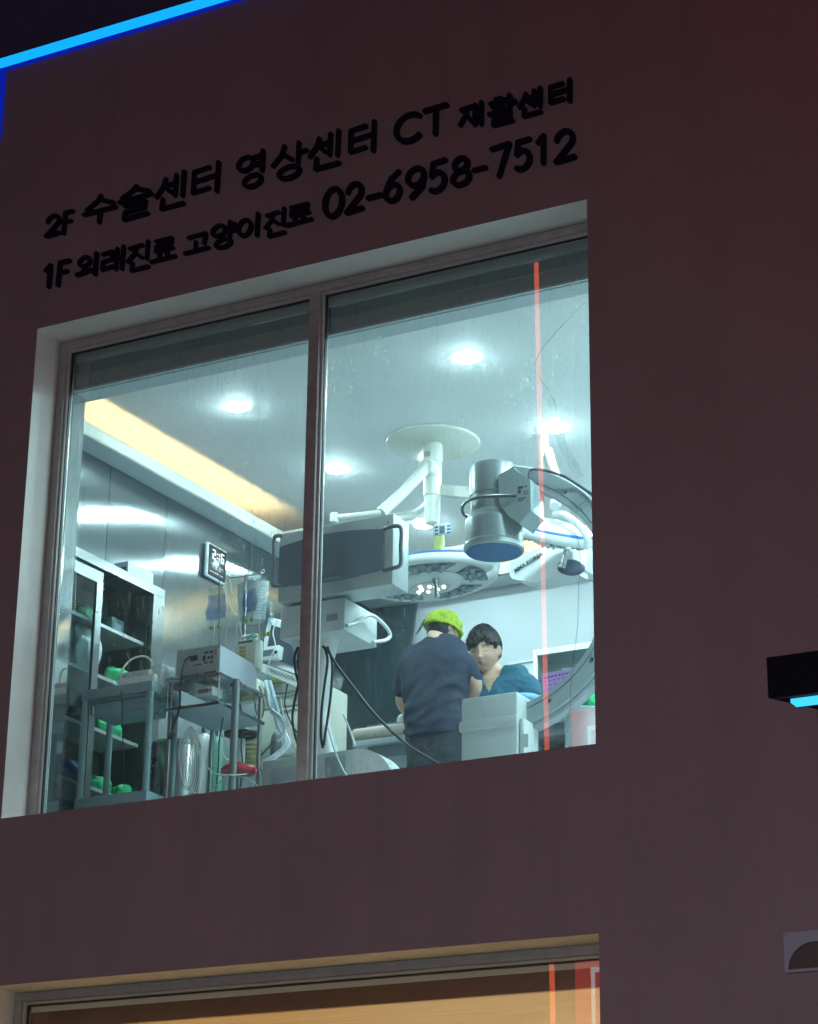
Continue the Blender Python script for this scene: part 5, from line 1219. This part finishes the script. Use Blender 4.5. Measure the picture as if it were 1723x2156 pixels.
def limb(b, pts, n=16, sub=5):
    """tapered limb through (point, radius)"""
    P3 = smooth_path([p for p, _ in pts], sub); rs = [r for _, r in pts]; m = len(P3) - 1
    def rf(t):
        x = t * (len(rs) - 1); i = min(int(x), len(rs) - 2); f = x - i; return rs[i] + (rs[i + 1] - rs[i]) * f
    b.tube(P3, rf, n, sm=False); b.sph(P3[0], rs[0] * .98, 14); b.sph(P3[-1], rs[-1] * .98, 14)
def hand(b, wrist, d, up):
    """palm, four bent fingers of unequal length and a side thumb"""
    d = Vector(d).normalized(); up = Vector(up); up = (up - d * up.dot(d)).normalized(); s_ = d.cross(up)
    for f in (-.028, -.010, .009, .027): limb(b, [(wrist + s_ * f * .5, .016), (wrist + d * .05 + s_ * f * .9, .014), (wrist + d * .088 + s_ * f, .011)], 10, 3)
    for f, L in ((-.029, .062), (-.010, .078), (.009, .083), (.027, .070)):
        k = wrist + d * .088 + s_ * f
        limb(b, [(k, .0098), (k + d * L * .42 - up * .006, .009), (k + d * L * .72 - up * .022, .0083), (k + d * L * .88 - up * .042, .0075)], 9, 3)
    t0 = wrist + d * .025 + s_ * .03
    limb(b, [(t0, .013), (t0 + d * .03 + s_ * .022 - up * .01, .0112), (t0 + d * .062 + s_ * .026 - up * .022, .0095)], 9, 3)
def torso(b, rows, n=32, pw=.75):
    rings = []
    ks = []
    for (ul, ur, v, y, ry) in rows:
        a, c = P(ul, v, y), P(ur, v, y); ks.append(((a.x + c.x) / 2, (c.x - a.x) / 2, y, ry, P((ul + ur) / 2, v, y).z))
    m = 4
    for i in range((len(ks) - 1) * m + 1):
        x = i / m; q = min(int(x), len(ks) - 2); f = x - q
        cx, hx, yy, ry, z = [ks[q][t_] + (ks[q + 1][t_] - ks[q][t_]) * f for t_ in range(5)]
        rings.append([Vector((cx + hx * math.copysign(abs(math.cos(a)) ** pw, math.cos(a)), yy + ry * math.copysign(abs(math.sin(a)) ** pw, math.sin(a)), z)) for a in [2 * math.pi * j / n for j in range(n)]])
    b.ring_loft(rings)
def folds(seed, amp, sc=7.0, ang=35):
    o_ = Vector((seed * 5.3, seed * 2.1, seed)); ca, sa = math.cos(R(ang)), math.sin(R(ang))
    def f(p):
        a, c = p.x * ca + p.z * sa, -p.x * sa + p.z * ca
        q = Vector((a * .42, p.y * .6, c)) * sc + o_
        w_ = mnoise.noise(Vector((p.x, p.y, p.z)) * 3.5 + o_) * 1.1
        n1 = mnoise.noise(q + Vector((w_, 0, w_))); n2 = mnoise.noise(q * 2.1 + Vector((w_, 5, 3)))
        return amp * (.9 * (1 - 2.4 * abs(n1)) + .45 * (1 - 2.2 * abs(n2)) - .4)
    return f
def person_lower(b, hx, y, zhip, spread=.10):
    for s_ in (-1, 1):
        limb(b, [(Vector((hx + s_ * spread * .65, y, zhip)), .07), (Vector((hx + s_ * spread, y - .005, (zhip + FLOOR) * .52)), .056), (Vector((hx + s_ * spread * 1.05, y + .02, FLOOR + .09)), .042)], 16, 4)

# ---- man in a navy T-shirt, seen from behind, bending over the table
YA = 2.03
t = thing('person', 'man in navy T-shirt and lime green surgical cap seen from behind, bent over the table', 'person', (P(918, 1600, YA).x, YA, FLOOR))
hx = P(918, 1580, YA).x; zh = P(918, 1590, YA).z
MA = Matrix.Translation(P(933, 1328, YA + .13)) @ Matrix.Rotation(R(158), 4, 'Z') @ Matrix.Rotation(R(30), 4, 'X')
b = MB()
add_head(b, MA)
neck0 = P(930, 1362, YA + .06); limb(b, [(neck0, .062), (MA @ Vector((0, .022, -.07)), .054)], 16, 4)
torso(b, [(876, 960, 1600, YA, .09), (874, 958, 1520, YA, .09), (874, 966, 1450, YA + .03, .09), (876, 968, 1400, YA + .06, .09), (886, 962, 1372, YA + .07, .08)])
ar = [(P(872, 1392, YA + .07), .048), (P(852, 1455, YA + .10), .045), (P(850, 1480, YA + .13), .044), (P(862, 1497, YA + .24), .036), (P(880, 1503, YA + .33), .027)]
limb(b, ar); hand(b, ar[-1][0], (.35, .8, -.1), (0, 0, 1))
ar2 = [(P(970, 1388, YA + .07), .050), (P(993, 1424, YA + .10), .045), (P(1000, 1445, YA + .14), .044), (P(990, 1470, YA + .24), .037), (P(972, 1482, YA + .34), .027)]
limb(b, ar2); hand(b, ar2[-1][0], (-.3, .8, -.1), (0, 0, 1))
person_lower(b, hx, YA, zh + .05)
remeshed(b, 'body', skin, t, .0075, 2)
b = MB()
torso(b, [(859, 974, 1556, YA + .0, .135), (860, 972, 1538, YA + .0, .13), (859, 971, 1500, YA + .005, .125), (856, 978, 1460, YA + .03, .125), (852, 986, 1425, YA + .05, .13), (850, 988, 1398, YA + .06, .125), (860, 980, 1375, YA + .07, .11), (874, 976, 1358, YA + .08, .085), (892, 964, 1348, YA + .09, .068), (899, 957, 1341, YA + .095, .058)])
limb(b, [(P(872, 1384, YA + .07), .076), (P(859, 1412, YA + .08), .074), (P(850, 1450, YA + .09), .062)])
limb(b, [(P(960, 1383, YA + .07), .072), (P(980, 1404, YA + .09), .070), (P(994, 1424, YA + .11), .060)])
navy = mat('navy_cotton', (.017, .025, .052), .85, noise=.12, nscale=16, bump=.12, bscale=320)
fA = folds(2, .017, 8.5, 38)
remeshed(b, 't_shirt', navy, t, .011, 5, lambda p: fA(p) * min(1, max(.25, (1.28 - p.z) / .25)))
b = MB()
torso(b, [(866, 970, 1640, YA, .125), (864, 971, 1580, YA, .125), (864, 970, 1545, YA + .002, .118)])
for s_ in (-1, 1): limb(b, [(Vector((hx + s_ * .085, YA, P(918, 1630, YA).z)), .10), (Vector((hx + s_ * .10, YA, FLOOR + .5)), .078), (Vector((hx + s_ * .10, YA + .01, FLOOR + .06)), .07)], 16, 4)
fp = folds(5, .008, 8, 80)
remeshed(b, 'trousers', mat('charcoal_cotton', (.020, .025, .036), .85, noise=.1, nscale=20), t, .012, 4, fp)
for s_ in (-1, 1):
    b = MB(); c = Vector((hx + s_ * .10, YA + .05, FLOOR + .035)); b.sph(c, (.047, .13, .04), 18); b.box(c + Vector((-.045, -.12, -.035)), c + Vector((.045, .12, -.015)), .01); b.build('shoe', white_plastic, t)
# hair below the cap, then the cap itself and its ties
b = shell(MA, lambda d, q: (.007 if (q.z > -.095 and q.y > -.005) or q.z > .04 else -.02)); b.build('hair', hair_black, t, angle=180)
def capf(d, q):
    lim = .005 + .030 * (-d.y)
    e = q.z - lim
    if e < -.006: return -.03
    wr = mnoise.noise(Vector((d.x * 9, d.y * 9, d.z * 3))); return .016 + .009 * mnoise.noise(Vector(d) * 3.2) + .007 * (1 - 2 * abs(wr)) * min(1, max(0, .125 - q.z) / .07) + (.004 if e < .012 else 0)
b = shell(MA, capf, 120, 90); cap = b.build('surgical_cap', mat('cap_lime_cloth', (.27, .36, .015), .75, noise=.35, nscale=34), t, angle=60)
b = MB(); w3 = lambda x, y, z: MA @ Vector((x, y, z))
b.tube([w3(.035, .104, .01), w3(.03, .125, -.02), w3(.028, .118, -.06), w3(.035, .12, -.11)], .0035, 6); b.tube([w3(.035, .104, .01), w3(.045, .118, -.03), w3(.055, .112, -.07), w3(.048, .118, -.12), w3(.04, .12, -.10)], .003, 6); b.tube([w3(.084, -.02, -.005), w3(.07, .05, .0), w3(.035, .105, .01)], .003, 6)
b.build('cap_tie', mat('tie_black', (.02, .022, .03), .7), t)
b = MB(); b.tube([w3(-.086, .01, .012), w3(-.092, -.03, -.03), w3(-.07, -.085, -.05)], .0022, 6); b.tube([w3(.086, .01, .012), w3(.092, -.03, -.03), w3(.07, -.085, -.05)], .0022, 6); b.build('mask_loop', mat('loop_dark', (.05, .06, .07), .6), t)

# ---- dark haired man in teal scrubs, facing the window and looking down
YB_ = 2.72
t = thing('person', 'dark haired man in teal V-neck scrubs looking down across the table', 'person', (P(1050, 1500, YB_).x, YB_, FLOOR))
MBm = Matrix.Translation(P(1021, 1371, YB_ - .05)) @ Matrix.Rotation(R(9), 4, 'Z') @ Matrix.Rotation(R(21), 4, 'X') @ Matrix.Scale(1.10, 4)
b = MB(); add_head(b, MBm, 96, 80)
nb = P(1042, 1420, YB_ + .02); limb(b, [(nb, .066), (MBm @ Vector((0, .028, -.075)), .056)], 16, 4)
torso(b, [(1010, 1105, 1620, YB_ + .02, .10), (1008, 1104, 1520, YB_ + .02, .10), (1010, 1100, 1460, YB_ + .01, .09), (1012, 1094, 1434, YB_ + .01, .08), (1024, 1074, 1418, YB_ + .02, .07)])
arr = [(P(1094, 1440, YB_), .044), (P(1130, 1484, YB_ - .035), .042), (P(1136, 1500, YB_ - .06), .042), (P(1102, 1512, YB_ - .2), .036), (P(1068, 1508, YB_ - .28), .027)]
limb(b, arr); hand(b, arr[-1][0], (-.8, -.3, 0), (0, 0, 1))
arl = [(P(1006, 1440, YB_), .055), (P(988, 1490, YB_ - .05), .045), (P(986, 1503, YB_ - .07), .043), (P(1004, 1506, YB_ - .22), .036), (P(1022, 1500, YB_ - .30), .027)]
limb(b, arl); hand(b, arl[-1][0], (.7, -.4, 0), (0, 0, 1))
person_lower(b, P(1055, 1600, YB_).x, YB_ + .02, P(1055, 1590, YB_).z)
bd = remeshed(b, 'body', skin, t, .0052, 1)
b = MB()
torso(b, [(1006, 1110, 1640, YB_ + .02, .125), (1004, 1108, 1530, YB_ + .02, .125), (998, 1116, 1470, YB_ + .01, .125), (1000, 1116, 1440, YB_ + .01, .11), (1012, 1096, 1422, YB_ + .015, .092), (1022, 1082, 1412, YB_ + .02, .08)])
limb(b, [(P(1092, 1428, YB_ + .01), .075), (P(1112, 1448, YB_), .074), (P(1134, 1482, YB_ - .03), .070)])
limb(b, [(P(1018, 1432, YB_ + .01), .072), (P(1002, 1452, YB_), .072), (P(988, 1490, YB_ - .05), .068)])
fB = folds(9, .014, 9.0, -30)
teal = mat('teal_scrub', (.010, .085, .145), .8, noise=.1, nscale=20, bump=.1, bscale=300)
sc = remeshed(b, 'scrub_top', teal, t, .010, 4, fB)
# cut the V of the neckline out of the front of the top
me = sc.data; bmv = bmesh.new(); bmv.from_mesh(me); base_ = ROOT[sc.name]
vt = P(1029, 1458, YB_ - .12); nl, nr = P(1012, 1408, YB_ - .06), P(1058, 1402, YB_ - .06)
kill = []
for f in bmv.faces:
    p = f.calc_center_median() + base_
    if p.z > vt.z and p.y < YB_ + .005:
        k = (p.z - vt.z) / (nl.z - vt.z)
        if vt.x + (nl.x - vt.x) * k < p.x < vt.x + (nr.x - vt.x) * k: kill.append(f)
    elif p.z > P(1045, 1409, YB_ + .02).z and abs(p.x - nb.x) < .07: kill.append(f)
bmesh.ops.delete(bmv, geom=kill, context='FACES')
bmesh.ops.smooth_vert(bmv, verts=[v for v in bmv.verts if v.is_boundary], factor=.5, use_axis_x=True, use_axis_y=True, use_axis_z=True)
for _ in range(4): bmesh.ops.smooth_vert(bmv, verts=[v for v in bmv.verts if v.is_boundary], factor=.5, use_axis_x=True, use_axis_y=True, use_axis_z=True)
bmesh.ops.solidify(bmv, geom=bmv.faces[:], thickness=.004)
bmv.to_mesh(me); bmv.free()
b = MB()
torso(b, [(1008, 1106, 1640, YB_ + .02, .11), (1008, 1106, 1600, YB_ + .02, .11)])
for s_ in (-1, 1): limb(b, [(Vector((P(1055, 1600, YB_).x + s_ * .09, YB_ + .02, P(1055, 1640, YB_).z)), .095), (Vector((P(1055, 1600, YB_).x + s_ * .10, YB_ + .02, FLOOR + .5)), .075), (Vector((P(1055, 1600, YB_).x + s_ * .10, YB_ + .03, FLOOR + .06)), .07)], 16, 4)
remeshed(b, 'trousers', teal, t, .014, 3)
for s_ in (-1, 1):
    b = MB(); c = Vector((P(1055, 1600, YB_).x + s_ * .10, YB_ - .03, FLOOR + .035)); b.sph(c, (.047, .13, .04), 18); b.build('shoe', white_plastic, t)
def hairB(d, q):
    az = math.atan2(d.x, -d.y)                   # 0 at the face, + towards his left
    if abs(az) < 1.25:
        part = .30
        lim = .066 - .034 * min(1, abs(az - part) / .55) + .009 * mnoise.noise(Vector((az * 7, 3, 1))) + .008 * abs(math.sin(az * 10 + .6)) - .004
        if az > .8: lim = .034
        if abs(az) > 1.08: lim = .012
    elif abs(az) < 1.75: lim = .030
    elif abs(az) < 2.1: lim = -.01
    else: lim = -.05
    e = q.z - lim
    if e < -.004: return -.02
    sw = az + 6 * q.z + .5 * mnoise.noise(Vector((az * 1.5, q.z * 14, 5))); strand = .0045 * mnoise.noise(Vector((sw * 9, q.z * 6, 1.3))) + .003 * mnoise.noise(Vector((sw * 24, q.z * 9, 4.3))) + .005 * mnoise.noise(Vector((az * 3, q.z * 12, 9)))
    body = .015 + .014 * max(0, d.z) + (.007 if abs(az) < 1.0 and d.z < .8 else .0)
    return body + strand + (-.005 if e < .005 else 0)
b = shell(MBm, hairB, 150, 110); b.build('hair', hair_black, t, angle=180)
fw_ = lambda x, z, o_=.0: MBm @ (lambda q: q + Vector((0, -o_, 0)))(min((head_shape(Vector((math.sin(u) * math.cos(a), -math.cos(u) * math.cos(a), math.sin(a)))) for u in [x / .077 * 1.08 * (1 + .02 * i) for i in range(-8, 9)] for a in [z / .118 * (1 + .06 * i) + 0.002 for i in range(-6, 7)]), key=lambda q: (q.x - x) ** 2 + (q.z - z) ** 2))
brow = mat('brow_dark', (.03, .024, .022), .7); lash = mat('lash_dark', (.018, .015, .016), .5); lip_m = mat('lip_rose', (.40, .17, .15), .45)
for s_ in (-1, 1):
    b = MB(); b.tube([fw_(s_ * x, z, .001) for x, z in ((.015, .032), (.028, .037), (.042, .034), (.050, .028))], lambda t_: .0034 - .0016 * t_, 8, sub=4); b.build('eyebrow', brow, t)
    b = MB(); b.tube([fw_(s_ * x, z, .001) for x, z in ((.019, .0065), (.025, .0045), (.033, .004), (.041, .0065), (.045, .008))], .0017, 8, sub=4); b.build('eyelashes', lash, t)
b = MB(); b.tube([fw_(x, z, .0012) for x, z in ((-.021, -.0545), (-.010, -.051), (0, -.0525), (.010, -.051), (.021, -.0545))], lambda t_: .0012 + .0032 * math.sin(math.pi * t_), 8, sub=4); b.tube([fw_(x, z, .0012) for x, z in ((-.019, -.055), (-.010, -.0595), (0, -.061), (.010, -.0595), (.019, -.055))], lambda t_: .001 + .0042 * math.sin(math.pi * t_), 8, sub=4); b.build('lips', lip_m, t)

# ================================================================== smaller things on the shelves and trolleys
def carton(k, u, d, sx, sy, sz, m, label):
    z = shelf_z[k]; p = PX(u, {0: 1310, 1: 1425, 2: 1535, 3: 1655}[k], xf(1.0, d)); c = Vector((xf(p.y, d), p.y, z + .001))
    t = thing('small_carton', label, 'box', c, 'small cartons in the steel cabinet')
    b = MB(); b.box(c + Vector((-sx, -sy, 0)), c + Vector((sx, sy, sz)), .003); b.build('carton_body', m, t)
    b = MB(); b.box(c + Vector((sx + .0005, -sy * .6, sz * .3)), c + Vector((sx + .0015, sy * .6, sz * .75))); b.build('printed_label', mat('print_grey', (.30, .36, .42), .6), t, smooth=False)
card_w = mat('card_white', (.58, .62, .62), .6)
carton(0, 290, .20, .05, .05, .09, mat('card_grey', (.30, .34, .35), .6), 'grey small carton at the right end of the top cabinet shelf')
carton(1, 300, .15, .05, .045, .13, mat('card_blue', (.12, .22, .34), .6), 'dull blue carton on the cabinet shelf behind the arched tube')
carton(2, 268, .16, .05, .06, .10, card_w, 'white carton beside the green bundle under the cart tray level')
carton(0, 232, .14, .05, .06, .12, mat('card_teal', (.08, .20, .20), .6), 'dark teal carton on the top cabinet shelf beside the door stile')
for k, (u, h, c_) in enumerate(((282, .11, (.40, .30, .16)), (292, .13, (.55, .60, .62)), (303, .09, (.12, .16, .20)))):
    z = shelf_z[2]; p = PX(u, 1535, xf(1.0, .2)); c = Vector((xf(p.y, .2), p.y, z + .001))
    b = MB(); b.lathe([(.022, 0), (.022, h * .7), (.010, h * .82), (.010, h * .9), (.013, h * .9), (.013, h), (.001, h)], c, None, 18)
    tag(b.build('bottle', mat('bottle_%d' % k, c_, .25)), ['amber bottle on the third cabinet shelf', 'pale bottle on the third cabinet shelf, tallest of three', 'dark short bottle by the right post of the third cabinet shelf'][k], 'bottle', 'bottles in the steel cabinet')
# pink boxed supplies and coiled leads at the back left corner of the trolley
q = P(356, 1434, .95); b = MB(); b.box(q + Vector((-.03, 0, -.05)), q + Vector((.03, .08, .02)), .006); tag(b.build('supply_pouch', mat('pouch_plum', (.20, .05, .07), .4)), 'small plum coloured pouch between the plastic cart and the trolley', 'pouch')
for j, (pts, r_, c_, lb) in enumerate((
    ([(505, 1480), (512, 1520), (508, 1570), (512, 1620), (505, 1660)], .0042, (.02, .02, .03), 'black lead hanging left of the hand wheel'),
    ([(470, 1510), (462, 1560), (460, 1610), (455, 1660)], .0042, (.03, .02, .05), 'plum black lead hanging under the trolley shelf'),
    ([(546, 1445), (556, 1480), (552, 1510), (540, 1500), (536, 1470)], .0035, (.02, .02, .03), 'black looped lead at the far end of the trolley shelf'),
    ([(556, 1340), (552, 1380), (540, 1420), (538, 1460)], .0035, (.05, .03, .08), 'dark violet lead running down beside the infusion pump'),
    ([(590, 1470), (600, 1520), (615, 1560), (632, 1590)], .0045, (.60, .64, .62), 'white lead arching to the monitor cart base'),
    ([(690, 1530), (705, 1580), (722, 1620), (735, 1640)], .0045, (.62, .66, .62), 'white lead falling over the monitor cart base'),
    ([(724, 1505), (738, 1540), (748, 1570)], .006, (.60, .62, .58), 'cream hose end between the cart column and the table'))):
    b = MB(); b.tube([P(u, v, (1.25, .95, 1.25, 1.45, 1.05, 1.0, 1.6)[j]) for u, v in pts], r_, 8); tag(b.build('lead', mat('lead_%d' % j, c_, .4)), lb, 'cable', 'loose cables in the operating room')
# fixings, seams and a label on the monitor cart
mc = bpy.data.objects['monitor_cart']
for (u, v) in ((600, 1236), (815, 1200), (818, 1100)):
    b = MB(); q = P(u, v, 1.15); b.cyl(q + Vector((0, -.0005, 0)), q + Vector((0, -.004, 0)), .006, .006, 12); b.build('screw', steel_dark, mc)
for k in range(5):
    b = MB(); q = P(700, 1206 + 4.2 * k, 1.15); b.box(q + Vector((-.11, -.003, -.0025)), q + Vector((.16, -.0006, .0025))); b.build('vent_slot', mat('vent_dark', (.12, .14, .15), .6), mc, smooth=False)
q = P(700, 1300, 1.18); b = MB(); b.box(q + Vector((-.035, -.003, -.02)), q + Vector((.035, -.0006, .02))); b.build('rating_label', mat('rating', (.25, .28, .28), .5), mc, smooth=False)

# ================================================================== more equipment between the trolley and the monitor cart
Yk = 1.55
q = P(372, 1575, Yk); t = thing('steel_drum', 'polished steel drum with a lid standing behind the trolley legs', 'drum', (q.x, Yk, FLOOR))
b = MB(); b.lathe([(.13, FLOOR), (.135, FLOOR + .02), (.135, q.z - .02), (.13, q.z)], (q.x, Yk, 0), None, 36); b.build('body', steel, t)
b = MB(); b.lathe([(.139, q.z + .0005), (.139, q.z + .02), (.10, q.z + .035), (.02, q.z + .04), (.02, q.z + .055), (.001, q.z + .055)], (q.x, Yk, 0), None, 36); b.build('lid', steel, t)
def tbox(name, u, v, y, sx, sy, sz, m, lm, label, cat, group=None):
    c = P(u, v, y); t = thing(name, label, cat, c, group)
    b = MB(); b.box(c + Vector((-sx, -sy, 0)), c + Vector((sx, sy, sz)), .005); b.build('body', m, t)
    b = MB(); b.box(c + Vector((-sx * .7, -sy - .0015, sz * .3)), c + Vector((sx * .5, -sy - .0004, sz * .75))); b.build('front_panel', lm, t, smooth=False)
    b = MB(); b.box(c + Vector((sx * .6, -sy - .003, sz * .4)), c + Vector((sx * .85, -sy - .0004, sz * .6)), .001); b.build('knob', black_rubber, t)
z2p = 1488
tbox('syringe_pump', 440, 1470, .80, .055, .05, .05, white_plastic, slate, 'white syringe pump on the lower trolley shelf', 'pump', 'small devices on the trolley and machine')
tbox('warmer_unit', 520, 1474, 1.75, .07, .08, .12, ivory, mat('warm_label', (.30, .34, .36), .5), 'ivory warming unit behind the far end of the trolley', 'medical device', 'small devices on the trolley and machine')
tbox('gas_monitor', 575, 1396, 1.98, .075, .06, .085, white_plastic, slate, 'white gas monitor standing on the keyboard shelf beside the screen', 'medical device', 'small devices on the trolley and machine')
for k, (u, vt_, r_, c_, lb) in enumerate(((430, 1545, .055, (.50, .54, .54), 'pale gas cylinder behind the trolley, left of the hand wheel'), (458, 1552, .05, (.10, .30, .22), 'green gas cylinder behind the trolley post'))):
    q = P(u, vt_, 1.75); t = thing('gas_cylinder', lb, 'gas cylinder', (q.x, 1.75, FLOOR), 'gas cylinders behind the trolley')
    b = MB(); b.lathe([(r_ * .9, FLOOR), (r_, FLOOR + .02), (r_, q.z - .06), (r_ * .75, q.z - .02), (r_ * .35, q.z)], (q.x, 1.75, 0), None, 26); b.build('body', mat('cyl_%d' % k, c_, .35), t)
    b = MB(); b.lathe([(.016, q.z + .0005), (.016, q.z + .04), (.03, q.z + .045), (.03, q.z + .06), (.001, q.z + .06)], (q.x, 1.75, 0), None, 16); b.build('valve', steel, t)
for j, (pts, y, r_, c_, lb) in enumerate((
    ([(586, 1305), (575, 1330), (580, 1360), (570, 1385), (560, 1420)], 1.85, .0035, (.60, .66, .64), 'clear line falling across the dark tilted screen'),
    ([(560, 1450), (568, 1490), (592, 1512), (600, 1540), (585, 1560)], 1.5, .012, (.62, .68, .70), 'pale corrugated tube looping below the keyboard shelf'),
    ([(500, 1455), (495, 1490), (520, 1512), (545, 1500), (548, 1470)], 1.4, .0035, (.60, .64, .60), 'thin white lead looping under the infusion pump'),
    ([(486, 1240), (500, 1270), (506, 1320), (512, 1345)], 1.30, .003, (.62, .68, .66), 'clear line running from the hook to the infusion pump'),
    ([(580, 1560), (560, 1580), (546, 1600), (556, 1640)], 1.3, .006, (.10, .12, .14), 'dark hose beside the monitor cart base'),
    ([(455, 1500), (470, 1540), (468, 1580), (480, 1600), (500, 1600)], 1.2, .0035, (.64, .66, .60), 'cream lead between trolley and red lidded canister'),
    ([(606, 1440), (600, 1480), (612, 1520), (628, 1545)], 1.5, .0045, (.02, .02, .03), 'black lead hanging from the keyboard shelf'))):
    b = MB(); b.tube([P(u, v, y) for u, v in pts], r_, 8); tag(b.build('lead', mat('lead_b%d' % j, c_, .4)), lb, 'cable', 'loose cables in the operating room')
